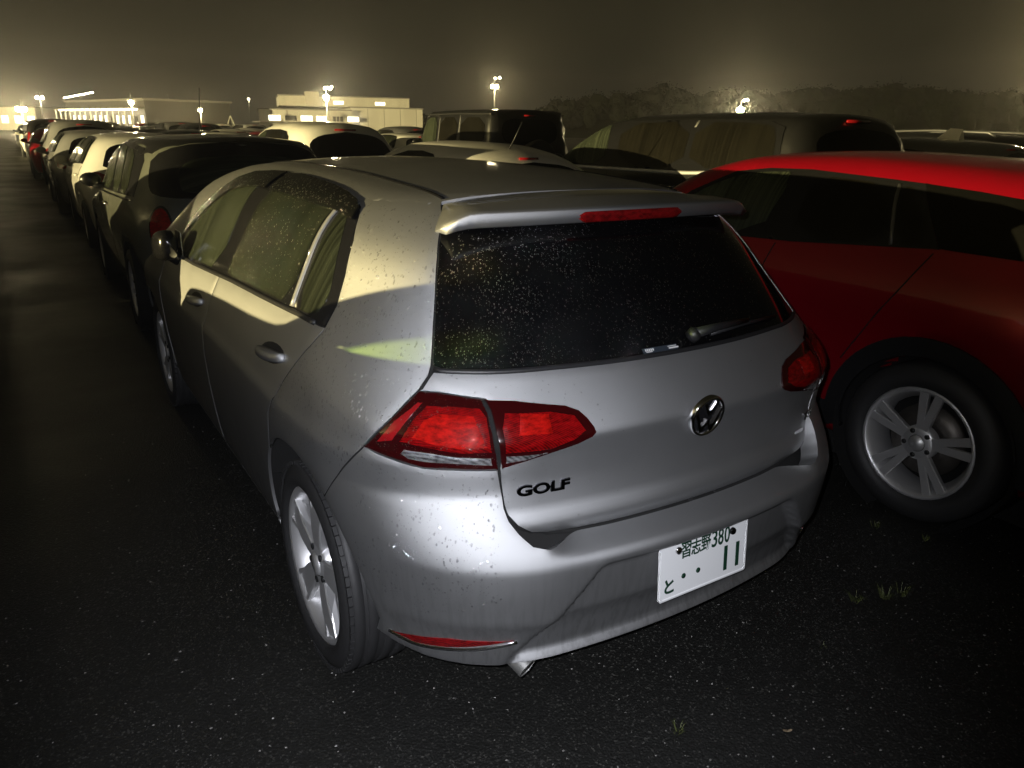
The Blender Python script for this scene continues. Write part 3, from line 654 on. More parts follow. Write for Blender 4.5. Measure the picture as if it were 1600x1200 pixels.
# door mirrors, folded in against the glass
mr = MB(); V = []; F = []
for i, (t, w_, h_) in enumerate(((0, .45, .40), (.10, .80, .78), (.35, 1, 1), (.7, .98, .95), (.92, .72, .7), (1, .35, .35))):
    for k in range(16):
        a = 2*math.pi*k/16; c, s_ = math.cos(a), math.sin(a); c = abs(c)**.7*(1 if c > 0 else -1); s_ = abs(s_)**.7*(1 if s_ > 0 else -1)
        V.append((-.915+c*.048*w_-.010*t, 2.27+.19*t, 1.080+s_*.066*h_-.03*t))
for i in range(5):
    for k in range(16): F.append((i*16+k, i*16+(k+1) % 16, (i+1)*16+(k+1) % 16, (i+1)*16+k))
F += [tuple(range(16))[::-1], tuple(range(80, 96))]
mr.add(V, F, True); mr.tube([(-.90, 2.43, 1.02), (-.86, 2.46, .995), (-.82, 2.46, .985)], [.03, .035, .04], 8)
mm = fix_normals(mr.me('door_mirror', trimg)); ma, mb_ = both(car, 'door_mirror', mm)
mg = MB(); mg.box((-.863, 2.36, 1.075), (.004, .13, .10)); gm = mg.me('mirror_glass', chrome); obj('mirror_glass', gm, None, ma); obj('mirror_glass', mirrored(gm, 'mirror_glass'), None, mb_)
# reflectors low on the bumper with a bright rim
rfl = [(-.781, .313, .330), (-.755, .259, .342), (-.69, .171, .362), (-.614, .111, .362), (-.549, .079, .359), (-.611, .116, .343), (-.686, .18, .326), (-.742, .249, .318)]
rr_ = panel(G, FA, rfl, 'bumper_reflector', red_flat, .009, off=.003, flange=.004); a, b_ = both(bumper, 'bumper_reflector', rr_)
rim = [(-.786, .318, .327), (-.742, .249, .313), (-.686, .18, .321), (-.64, .14, .328), (-.59, .103, .340), (-.545, .077, .352)]
rim_m = ribbon(G, FA, rim, .009, .004, 'reflector_rim', chrome, .015, smooth=2); obj('reflector_rim', rim_m, None, a); obj('reflector_rim', mirrored(rim_m, 'reflector_rim'), None, b_)
# exhaust
ex = MB(); ex.tube([(-.56, .45, .29), (-.535, .28, .28), (-.515, .17, .262), (-.492, .105, .232)], [.024, .026, .028, .029], 22, cap=False); ex.tube([(-.493, .1075, .2332), (-.50, .13, .243)], [.0265, .025], 22); ex.build('tailpipe', steel, car)
# underbody
ub = MB(); ub.box((0, 2.1, .235), (1.3, 3.3, .07)); ub.box((-.05, .42, .27), (1.0, .45, .13)); ub.build('underbody', gap_m, car)
# number plate
pl = MB(); w2, h2 = .165, .0825; V = []; F = []
ring = []
for cx, cz, a0 in ((w2-.008, h2-.008, 0), (-w2+.008, h2-.008, 90), (-w2+.008, -h2+.008, 180), (w2-.008, -h2+.008, 270)):
    for k in range(5): a = R(a0+90*k/4); ring.append((cx+.008*math.cos(a), cz+.008*math.sin(a)))
nr = len(ring)
for sc_, dy in ((1, .004), (1, -.0022), (.985, -.003), (.965, -.003), (.955, -.0012)): V += [(x*sc_ if True else x, dy, z*(1-(1-sc_)*2)) for x, z in ring]
for i in range(4): F += [(i*nr+k, i*nr+(k+1) % nr, (i+1)*nr+(k+1) % nr, (i+1)*nr+k) for k in range(nr)]
F += [tuple(range(4*nr, 5*nr)), tuple(range(nr))[::-1]]
pl.add(V, F, False); plate = obj('number_plate', fix_normals(pl.me('number_plate', white_pl)), None, car); plate.location = (0, -.0135, .4685); plate.rotation_euler = (R(-4), 0, 0)
def plate_text(s, x, z, size, sx=1., bold=0., mat=plate_ink, name='plate_characters', cond=1.):
    me = text_mesh(s, size, .0006, bold); o = obj(name, me, mat, plate); me.materials.clear(); me.materials.append(mat)
    n = len(me.vertices); a = np.empty(n*3); me.vertices.foreach_get('co', a); a = a.reshape(-1, 3); a[:, 0] -= a[:, 0].min(); wd = a[:, 0].max(); a[:, 0] *= sx/wd; b0 = a[:, 1].min(); a[:, 1] -= b0; a[:, 1] *= size/ a[:, 1].max()
    a = np.column_stack([a[:, 0], -a[:, 2], a[:, 1]]); me.vertices.foreach_set('co', a.ravel()); me.flip_normals(); me.update(); o.location = (x, -.0022, z); return o
plate_text('習', -.090, .026, .046, .036, .0006); plate_text('志', -.053, .026, .044, .036, .0006); plate_text('野', -.016, .026, .046, .036, .0006)
for i, ch in enumerate('380'): plate_text(ch, .024+.0245*i, .026, .050, .0205, .0006)
plate_text('と', -.146, -.062, .042, .033, .0012)
for x in (.081, .128):
    pb = MB(); pb.box((x, -.0024, -.021), (.0125, .0016, .074)); pb.build('plate_characters', plate_ink, plate)
for x in (-.078, -.024): pb = MB(); pb.lathe([(-.0018, .0078), (-.0030, .0076), (-.0031, 0)], 16, 'y', (x, 0, -.026)); pb.build('plate_dot', plate_ink, plate)
for x in (-.102, .102): sb = MB(); sb.lathe([(.0, .0105), (-.005, .0105), (-.008, .008), (-.0085, 0)], 16, 'y', (x, -.002, .056)); sb.build('plate_bolt', chrome if x < 0 else dchrome, plate)
# round emblem: chrome ring, dark field, two stacked chevron letters
eo, eh = G.cast(np.array([[.012, -1.5, .865]]), np.array([[0, 1., 0]])); en = G.N(eo)[0]; ep = eo[0]
em = MB(); em.lathe([(.004, .060), (-.006, .060), (-.010, .056), (-.010, .051), (-.006, .048), (-.003, .048)], 40, 'y'); emb = obj('emblem', em.me('emblem', chrome), None, hatch)
fd = MB(); fd.lathe([(-.0035, .0485), (-.0038, .0)], 32, 'y'); obj('emblem_field', fd.me('emblem_field', trimg), None, emb)
lt = MB()
def bar(p, q_, w_=.0082):
    p = Vector((p[0], 0, p[1])); q_ = Vector((q_[0], 0, q_[1])); d = (q_-p); a = math.atan2(d.z, d.x); lt.box(((p+q_)/2)+Vector((0, -.006, 0)), (d.length, .007, w_), Matrix.Rotation(-a, 3, 'Y'))
for sg in (-1, 1):
    bar((sg*.023, .044), (0, .006)); bar((sg*.045, .018), (sg*.0185, -.043)); bar((sg*.0185, -.043), (0, -.010))
lt.build('emblem_letters', chrome, emb)
emb.location = tuple(ep+en*.004); emb.rotation_euler = Vector((-en[0], -en[1], -en[2])).to_track_quat('Y', 'Z').to_euler()
def badge(s, x0, x1, z0, hgt, mat, name, bold=.0):
    me = text_mesh(s, .1, .004, bold); n = len(me.vertices); a = np.empty(n*3); me.vertices.foreach_get('co', a); a = a.reshape(-1, 3)
    a[:, 0] = (a[:, 0]-a[:, 0].min())/(np.ptp(a[:, 0])); a[:, 1] = (a[:, 1]-a[:, 1].min())/np.ptp(a[:, 1])
    P = np.column_stack([x0+a[:, 0]*(x1-x0), np.full(n, -1.5), z0+a[:, 1]*hgt]); X, h = gate.cast(P, np.broadcast_to(np.array([0, 1., 0]), P.shape)); N = gate.N(X)
    X = X+N*np.where(a[:, 2] > 0, .0045, -.001)[:, None]; me.vertices.foreach_set('co', X.ravel()); me.materials.clear(); me.materials.append(mat); me.update(); fix_normals(me); return obj(name, me, None, hatch)
badge('GOLF', -.530, -.392, .735, .029, dchrome, 'model_lettering', .004); badge('TSI', .515, .585, .728, .024, chrome, 'engine_lettering', .002)
bm_ = MB(); bm_.box((.50, .108, .700), (.05, .004, .010), Matrix.Rotation(R(12), 3, 'Z')); bm_.build('small_badge', chrome, hatch)
# wiper and sticker on the rear glass
wp = MB()
def gl_pt(x, z, off): X, h = G.cast(np.array([[x, -1.5, z]]), np.array([[0, 1., 0]])); n = G.N(X)[0]; return Vector(X[0]+n*off)
wp.tube([gl_pt(.045, 1.042, .005), gl_pt(.05, 1.045, .022), gl_pt(.056, 1.046, .030)], [.019, .020, .013], 14); wp.tube([gl_pt(.05, 1.045, .024), gl_pt(.14, 1.049, .024), gl_pt(.28, 1.051, .018)], [.015, .0115, .008], 8)
wiper = wp.build('rear_wiper', blackp, car); wb = MB(); wb.tube([gl_pt(.12, 1.040, .008), gl_pt(.27, 1.046, .012), gl_pt(.44, 1.043, .008)], .006, 6); wb.build('wiper_blade', blackp, wiper)
st = panel(G, REAR, [(-.125, .15, 1.036), (-.008, .15, 1.036), (-.008, .14, 1.0245), (-.125, .14, 1.0245)], 'sticker', sticker_m, .02, off=.0012, flange=.001, inset=0); so = obj('window_sticker', st, None, glass)
for (x, z, w_, h_) in [(-.118+.006*i, 1.031, .0042, .005) for i in range(5)] + [(-.116, 1.0268, .02, .0016), (-.042, 1.0325, .03, .0014), (-.040, 1.0285, .034, .003)]:
    a, b_, c, d = (gl_pt(x, z-h_/2, .0016), gl_pt(x+w_, z-h_/2, .0016), gl_pt(x+w_, z+h_/2, .0016), gl_pt(x, z+h_/2, .0016)); sp_ = MB(); sp_.add([a, b_, c, d], [(0, 1, 2, 3)]); sp_.build('sticker_print', ink_w, so)
gw = make_wheel(.318, .205, .236, 'five')
for x, y in ((-.762, .735), (.762, .735), (-.762, 3.372), (.762, 3.372)): add_wheel(gw, car, x, y, .318)
# mud flap ahead of view, inner arch liner
# ------------------------------------------------------------------ rain beads on the silver car
def beads(body, frame, poly, n, r0, r1, name, parent, off=.0, elong=1.0, dens=None, seed=1, as2d=False, mat=None):
    g_ = np.random.default_rng(seed); q = np.asarray(poly, float) if as2d else frame.to2(np.asarray(poly, float)); lo, hi = q.min(0), q.max(0); pts = g_.uniform(lo, hi, (n*4, 2)); pts = pts[inside(q, pts)]
    if dens is not None: pts = pts[g_.random(len(pts)) < dens(pts)]
    pts = pts[:n]; vv = pts/np.array([1., 1]); O, D = frame.rays(vv); X, h = body.cast(O, D, n=200, L=4.4); N = body.N(X); V = []; F = []
    k = 7; base_a = np.arange(k)*2*math.pi/k
    for x, nn, ok in zip(X, N, h):
        if not ok: continue
        r = r0+(r1-r0)*g_.random()**2.6; t = np.cross(nn, [0, 0, 1.]); t /= max(np.linalg.norm(t), 1e-6); b2 = np.cross(nn, t); c0 = x+nn*(off-.0002); i0 = len(V)
        el = 1+(elong-1)*g_.random()
        for rr, hh in ((1., 0.), (.78, .30), (.40, .46)): V += [c0+(t*math.cos(a)+b2*math.sin(a)*el)*r*rr+nn*r*hh for a in base_a]
        V.append(c0+nn*r*.52)
        for ring_ in range(2): F += [(i0+ring_*k+j, i0+ring_*k+(j+1) % k, i0+(ring_+1)*k+(j+1) % k, i0+(ring_+1)*k+j) for j in range(k)]
        F += [(i0+2*k+j, i0+2*k+(j+1) % k, i0+3*k) for j in range(k)]
    me = fix_normals(mesh(name, V, F, True, mat or wet_m)); return obj(name, me, None, parent, 'stuff')
qpanel = [o for o in car.children if o.name.startswith('quarter_panel')][0]
beads(G, REAR, glp, 6000, .0005, .0020, 'rain_beads', glass, off=-.001, elong=1.5, dens=lambda p: np.clip(.72-.95*p[:, 0], .05, 1)*np.clip(1.25-(p[:, 1]-1.03)*1.5, .3, 1)*np.clip(.5+.5*np.sin(p[:, 0]*23+np.sin(p[:, 1]*31)*1.7)*np.cos(p[:, 1]*19-p[:, 0]*7)+.25, .12, 1), seed=3, mat=wet_glass)
beads(G, Frame(62), quarter + door_edge[::-1] + dlo[1:8], 1500, .0010, .0032, 'rain_beads', qpanel, elong=2.4, seed=4)
beads(G, Frame(40), [(-.85, .40, .74), (-.82, .35, .82), (-.72, .21, .805), (-.59, .13, .80), (-.57, .12, .70), (-.60, .05, .50), (-.75, .2, .42), (-.84, .38, .50)], 850, .0010, .0034, 'rain_beads', bumper, elong=1.8, seed=5)
beads(G, FA, lo_, 420, .0008, .0022, 'rain_beads', [o for o in car.children if o.name.startswith('tail_lamp')][0], off=.0088, seed=6, mat=wet_glass)
for i, pts in enumerate((vis_r, vis_f)): beads(G, SIDE, on_side(G, pts), 420, .0012, .0036, 'rain_beads', [o for o in car.children if o.name.startswith('rain_visor')][i*2], off=.0122, seed=8+i, mat=wet_glass)
beads(G, SIDE, on_side(G, p_rear), 500, .0009, .0026, 'rain_beads', [o for o in car.children if o.name.startswith('rear_door_window')][0], off=.0035, elong=2, seed=11, mat=wet_glass)
beads(gate, REAR, hl + mirror_pts(hl), 500, .0009, .0028, 'rain_beads', hatch, seed=12, dens=lambda p: np.clip((-.2-p[:, 0])*2.5, .05, 1))
beads(G, TOP, np.array(rf), 900, .0009, .0024, 'rain_beads', roof, seed=13, as2d=True, dens=lambda p: np.clip((-.25-p[:, 0])*4, .12, 1))

# ------------------------------------------------------------------ the other cars
class CarType:
    def __init__(s, spec):
        s.parts = []; b = Body(**spec['body']); L = spec['L']; wy = spec['wheels']; rt = spec.get('rt', .32)
        fine = spec.get('fine', 0); s.spec = spec
        cut = None
        if spec.get('open'):
            polys = [np.array([(-y, z) for y, z in p]) for _, p, mt_ in spec['panes'] if mt_ is pane_m]
            def cut(cen):
                r = np.zeros(len(cen), bool); q = np.column_stack([-cen[:, 1], cen[:, 2]])
                for p in polys: r |= inside(p, q) & (np.abs(cen[:, 0]) > .45)
                return r
        s.add('body', shell(b, L, spec.get('zc', .62), 'body', None, 0., [(y, rt+.01) for y in wy], spec.get('wellx', .60), rt+.055, *((132, .028, 34) if fine else (64, .07, 16)), cut=cut), paint=True)
        for nm, p, mt in spec['panes']:
            P = on_side(b, p)
            me = panel(b, SIDE, P, nm, mt, .05 if not fine else .03, off=.012 if not fine else .008, flange=.010, smooth=1); s.add(nm, me); s.add(nm, mirrored(me, nm))
        for nm, p in spec.get('surround', []):
            me = panel(b, SIDE, on_side(b, p), nm, trimg, .06 if not fine else .03, off=.008 if not fine else .004, flange=.008); s.add(nm, me); s.add(nm, mirrored(me, nm))
        def sym(p): return [(x, 0., z) for x, z in p] + [(-x, 0., z) for x, z in p[::-1]]
        if 'rear_frame' in spec: s.add('window_surround', panel(b, REAR, sym(spec['rear_frame']), 'window_surround', trimg, .05, off=.006, flange=.010, smooth=2))
        s.add('rear_window', panel(b, REAR, sym(spec['rear_window']), 'rear_window', spec.get('rear_glass', g_black), .05, off=.010, flange=.010, smooth=2))
        ws = spec['windscreen']; s.add('windscreen', panel(b, TOP, np.array([(x, y) for x, y in ws] + [(-x, y) for x, y in ws[::-1]]), 'windscreen', g_tint, .08, as2d=True, off=.004, smooth=1))
        if 'roof' in spec: r_ = spec['roof']; s.add('roof', panel(b, TOP, np.array(r_ + [(-x, y) for x, y in r_[::-1]]), 'roof', spec.get('roof_mat', black_p), .05, as2d=True, off=.006))
        fr = Frame(spec.get('lamp_az', 30))
        me = panel(b, fr, [tuple(p) for p in spec['lamp']], 'tail_lamp', spec.get('lamp_mat', red_far), .03, off=.008, flange=.012, smooth=1); s.add('tail_lamp', me); s.add('tail_lamp', mirrored(me, 'tail_lamp'))
        if 'lamp_ring' in spec:
            me = panel(b, fr, [tuple(p) for p in spec['lamp_ring']], 'lamp_bezel', dchrome, .03, off=.005, flange=.010, smooth=1); s.add('lamp_bezel', me); s.add('lamp_bezel', mirrored(me, 'lamp_bezel'))
        for p in spec.get('seams', []):
            me = ribbon(b, SIDE, [(0, y, z) for y, z in p], .007, .0012, 'door_seam', gap_m, .05, .003, 1); s.add('door_seam', me); s.add('door_seam', mirrored(me, 'door_seam'))
        for nm, p, w_, mt in spec.get('strips', []):
            me = ribbon(b, SIDE, [(0, y, z) for y, z in p], w_, .006, nm, mt, .06, .003, 1); s.add(nm, me); s.add(nm, mirrored(me, nm))
        for nm, p, mt, o_ in spec.get('side_panels', []):
            me = panel(b, SIDE, on_side(b, p), nm, mt, .03, off=o_, flange=.02); s.add(nm, me); s.add(nm, mirrored(me, nm))
        for y, z in spec.get('handles', []):
            hm = MB(); X = on_side(b, [(y+.10-.05*i, z) for i in range(5)]); hm.tube([Vector(p)+Vector((-.005-.025*math.sin(math.pi*i/4), 0, 0)) for i, p in enumerate(X)], .013, 6)
            me = hm.me('handle', spec.get('handle_mat', None)); s.add('handle', me, paint=spec.get('handle_mat') is None); s.add('handle', mirrored(me, 'handle'), paint=spec.get('handle_mat') is None)
        my, mz = spec['mirror']; x0 = on_side(b, [(my, mz)])[0][0]
        mm_ = MB(); mm_.ball((x0-.115, my+.02, mz+.045), (.09, .05, .06), 12, 8); mm_.tube([(x0-.10, my+.02, mz), (x0+.02, my+.03, mz-.02)], [.03, .035], 6)
        me = mm_.me('door_mirror'); s.add('door_mirror', me, paint=spec.get('mirror_paint', True)); s.add('door_mirror', mirrored(me, 'door_mirror'), paint=spec.get('mirror_paint', True))
        if not spec.get('mirror_paint', True): me.materials.append(black_p); s.parts[-1][1].materials.append(black_p)
        X, h = b.cast(np.array([[0, -1.5, spec['plate']]]), np.array([[0, 1., 0]])); pm = MB(); pm.box((0, X[0][1]-.012, spec['plate']), (.33, .012, .165)); s.add('number_plate', pm.me('number_plate', white_pl))
        if spec.get('brake'):
            x_, z_ = spec['brake']; X, h = b.cast(np.array([[-x_, -1.5, z_], [0, -1.5, z_], [x_, -1.5, z_]]), np.broadcast_to(np.array([0, 1., 0]), (3, 3)))
            bm2 = MB(); bm2.tube([Vector(p)+Vector((0, -.008, 0)) for p in X], .014, 6); s.add('high_brake_lamp', bm2.me('high_brake_lamp', red_far))
        for nm, me, mt in spec.get('extra', lambda b_: [])(b): s.add(nm, me, paint=(mt is None)); (me.materials.append(mt) if mt is not None else None)
        um = MB(); um.box((0, L/2, .17), (1.25, L-.2, .24)); s.add('underbody', um.me('underbody', gap_m))  # underbody deepened nearly to the ground to block light passing beneath the car
        s.wheel = make_wheel(rt, .215, spec.get('rr', .22), spec.get('style', 'ten'), 1 if fine else 2, spec.get('rim_mat'))
        s.wpos = [(sx*spec['track'], y, rt) for y in wy for sx in (-1, 1)]
        s.b = b; s.liner = arch_liner(rt)
    def add(s, nm, me, paint=False): s.parts.append((nm, me, paint))
    def place(s, name, label, loc, rz, pm, group=None, cat='car', far=False, scale=1.):
        t = thing(name, label, cat, loc, R(rz), group)
        if scale != 1.: t.scale = (1, 1, scale)
        for nm, me, p in s.parts:
            if far and nm in ('door_seam', 'handle', 'underbody'): continue
            o = obj(nm, me, None, t)
            if p:
                if not me.materials: me.materials.append(pm)
                o.material_slots[0].link = 'OBJECT'; o.material_slots[0].material = pm
        for x, y, z in s.wpos:
            if far:
                w = obj('wheel', s.wheel['tyre'], None, t); w.location = (x, y, z); w.rotation_euler = (0, 0, math.pi if x > 0 else 0)
            else:
                add_wheel(s.wheel, t, x, y, z)
                if s.spec.get('fine'): l_ = obj('arch_liner', s.liner, None, t); l_.location = (x, y, z+.01); l_.rotation_euler = (0, 0, math.pi if x > 0 else 0)
        return t
FR = lambda L: [(.15, L-.25), (.25, L-.06), (.4, L-.01), (.6, L), (.75, L-.03), (.9, L-.15), (1.6, L-.5)]
hb = {k: v for k, v in GOLF.items() if k != 'extra'}
hb_rear = [(.15, .17), (.25, .05), (.36, .0), (.55, -.02), (.7, .0), (.9, .03), (1.0, .10), (1.12, .20), (1.24, .31), (1.35, .408), (1.42, .47)]
hatch_spec = dict(body=dict(hb, rear=hb_rear, kr=.32), L=4.26, wheels=(.735, 3.372), rt=.316, track=.775, rr=.215,
    panes=[('front_window', p_front, g_front), ('rear_door_window', p_rear, g_side), ('quarter_window', p_quart, g_side)], surround=[('window_surround', [(p[1], p[2]) for p in dlo] + [(2.5, 1.0)] + [(p[1], p[2]) for p in belt])],
    rear_window=[(0, 1.02), (-.62, 1.03), (-.60, 1.10), (-.50, 1.32), (0, 1.335)], windscreen=[(0, 2.44), (-.54, 2.39), (-.68, 2.85), (-.73, 3.31), (0, 3.36)],
    lamp=[(-.80, .34, .80), (-.80, .34, .97), (-.70, .25, 1.0), (-.58, .16, .96), (-.56, .13, .82)], seams=[[(1.70, 1.04), (1.85, .785), (1.93, .3)], [(.64, 1.05), (.8, .88), (1.0, .64)]], handles=[(.93, .93), (2.0, .89)], mirror=(2.33, 1.02), plate=.50, brake=(.15, 1.36))
suv_body = dict(wide=[(.15, .80), (.3, .86), (.5, .885), (.8, .92), (.95, .915), (1.05, .88), (1.25, .79), (1.5, .68), (1.66, .60)], rear=[(.15, .16), (.3, .05), (.5, 0), (.7, 0), (.95, .03), (1.05, .06), (1.2, .20), (1.4, .40), (1.62, .60)], bow=[(.15, .15), (1.0, .17), (1.6, .2)],
    top=[(-.3, 1.46), (.4, 1.56), (.9, 1.615), (1.5, 1.645), (2.1, 1.635), (2.5, 1.59), (2.9, 1.42), (3.3, 1.18), (3.5, 1.09), (4.0, 1.03), (4.4, .93), (4.6, .78), (4.75, .6)], front=FR(4.68), kr=.3, bottom=.24)
suv_panes = [('front_window', [(2.05, 1.09), (2.86, 1.08), (2.92, 1.11), (2.72, 1.28), (2.5, 1.42), (2.3, 1.485), (2.1, 1.50)], g_front), ('rear_door_window', [(1.14, 1.11), (1.93, 1.095), (1.97, 1.50), (1.6, 1.505), (1.27, 1.48)], g_tint), ('quarter_window', [(.82, 1.17), (1.05, 1.12), (1.17, 1.46), (.98, 1.40)], g_tint)]
suv_spec = dict(body=suv_body, L=4.68, wheels=(.92, 3.6), rt=.355, track=.79, rr=.24, panes=suv_panes, surround=[('window_surround', [(.76, 1.16), (1.05, 1.095), (2.0, 1.075), (2.9, 1.06), (2.97, 1.10), (2.75, 1.29), (2.5, 1.44), (2.3, 1.505), (2.0, 1.522), (1.5, 1.525), (1.15, 1.50), (.95, 1.43)])],
    rear_window=[(0, 1.06), (-.66, 1.08), (-.64, 1.16), (-.53, 1.44), (0, 1.50)], windscreen=[(0, 2.52), (-.54, 2.48), (-.68, 2.95), (-.72, 3.38), (0, 3.45)],
    lamp=[(-.86, .3, .86), (-.86, .35, 1.0), (-.75, .2, 1.03), (-.45, .1, .99), (-.48, .1, .90)], seams=[[(2.0, 1.08), (2.02, .7), (2.0, .32)], [(1.10, 1.10), (1.15, .9), (1.3, .66)]], handles=[(1.35, 1.0), (2.2, .98)], mirror=(2.75, 1.09), plate=.86, brake=(.16, 1.53))
van_spec = dict(body=dict(wide=[(.15, .80), (.3, .86), (.6, .895), (.9, .905), (1.1, .885), (1.3, .85), (1.5, .79), (1.7, .70)], rear=[(.15, .12), (.3, .03), (.5, 0), (.9, 0), (1.1, .04), (1.4, .14), (1.7, .26)], bow=[(.15, .08), (1.7, .1)],
    top=[(-.3, 1.64), (.3, 1.675), (1.2, 1.70), (2.4, 1.69), (2.8, 1.63), (3.2, 1.47), (3.6, 1.26), (3.95, 1.08), (4.3, .98), (4.65, .82), (4.85, .6)], front=FR(4.83), kr=.13, kt=.09, gtap=(1.0, .03, 1.0), rtap=(.7, .06), bottom=.2), L=4.83, wheels=(.95, 3.85), rt=.32, track=.78, rr=.22,
    panes=[('front_window', [(2.64, 1.175), (3.46, 1.17), (3.50, 1.20), (3.1, 1.43), (2.8, 1.555), (2.68, 1.565)], g_front), ('sliding_door_window', [(1.47, 1.185), (2.46, 1.175), (2.50, 1.58), (1.47, 1.60)], g_tint), ('rear_side_window', [(.40, 1.24), (1.40, 1.185), (1.40, 1.60), (.62, 1.585), (.46, 1.54)], g_tint)],
    surround=[('window_surround', [(.34, 1.22), (1.43, 1.165), (2.6, 1.155), (3.56, 1.15), (3.57, 1.19), (3.1, 1.455), (2.8, 1.58), (2.5, 1.605), (1.43, 1.618), (.58, 1.605), (.40, 1.56)])],
    rear_window=[(0, 1.10), (-.66, 1.12), (-.64, 1.30), (-.57, 1.52), (0, 1.56)], windscreen=[(0, 2.80), (-.56, 2.78), (-.68, 3.3), (-.72, 3.9), (0, 4.0)], lamp=[(-.86, .2, .85), (-.86, .2, 1.25), (-.78, .1, 1.25), (-.72, .08, .85)], lamp_az=35,
    strips=[('belt_trim', [(.40, 1.20), (1.43, 1.150), (2.6, 1.14), (3.5, 1.135)], .035, alloy), ('window_post', [(1.435, 1.16), (1.435, 1.61)], .03, lgrey_p)], seams=[[(1.43, 1.14), (1.43, .4)], [(2.6, 1.14), (2.62, .3)]], handles=[(1.62, 1.02), (2.78, 1.0)], mirror=(3.38, 1.16), plate=.80, brake=(.16, 1.615), mirror_paint=False)
def jeep_extra(b):
    t = make_wheel(.36, .22, .23, 'five', 2, alloy_d)
    sp2 = MB(); sp2.lathe([(-.05, 0), (-.05, .24), (-.075, .30), (-.09, .34), (.0, .36), (.10, .34), (.11, .2), (.11, 0)], 32, 'y', (.10, -.12, 1.02))
    rk = MB(); rk.box((0, 1.36, 1.895), (1.50, 2.5, .012)); 
    return [('spare_wheel', sp2.me('spare_wheel'), tyre)]
jeep_spec = dict(body=dict(wide=[(.2, .78), (.35, .86), (.9, .885), (1.12, .885), (1.18, .86), (1.3, .835), (1.84, .745), (1.9, .73)], rear=[(.2, .04), (.4, 0), (1.1, 0), (1.85, .05)], bow=[(.2, .01), (1.8, .015)],
    top=[(-.3, 1.84), (.2, 1.86), (1.2, 1.87), (2.3, 1.855), (2.52, 1.80), (2.68, 1.48), (2.80, 1.20), (2.9, 1.16), (3.9, 1.12), (4.1, 1.05), (4.25, .8)], front=FR(4.2), kr=.05, kf=.12, kt=.04, rtap=(.2, .0), gtap=(.2, 0, 1.0), crown=.02, bottom=.34), L=4.2, zc=.75, wheels=(.75, 3.2), rt=.39, track=.80, rr=.22, wellx=.62,
    panes=[('front_window', [(2.02, 1.22), (2.66, 1.22), (2.54, 1.55), (2.44, 1.72), (2.02, 1.73)], g_front), ('rear_door_window', [(1.22, 1.24), (1.90, 1.24), (1.90, 1.73), (1.22, 1.73)], g_tint), ('cargo_window', [(.20, 1.26), (1.08, 1.24), (1.08, 1.73), (.24, 1.72)], g_tint)],
    rear_window=[(0, 1.30), (-.58, 1.30), (-.58, 1.70), (0, 1.71)], windscreen=[(0, 2.50), (-.66, 2.50), (-.74, 2.80), (0, 2.82)], lamp=[(-.84, 0, .80), (-.84, 0, 1.02), (-.70, 0, 1.02), (-.70, 0, .80)], lamp_az=15,
    strips=[('window_post', [(1.95, 1.18), (1.95, 1.76)], .03, blackp), ('drip_rail', [(.08, 1.775), (1.3, 1.785), (2.45, 1.775)], .03, blackp), ('window_post', [(1.15, 1.18), (1.15, 1.76)], .022, grey_p)], seams=[[(2.0, 1.2), (2.0, .5)]], handles=[(1.35, 1.08), (2.2, 1.08)], mirror=(2.6, 1.24), plate=.6, brake=(.12, 1.76), extra=jeep_extra, mirror_paint=False)
def ell(cx, cy, cz, rx, rz, n=14): return [(cx+rx*math.cos(a), cy, cz+rz*math.sin(a)) for a in np.linspace(0, 2*math.pi, n+1)[:-1]]
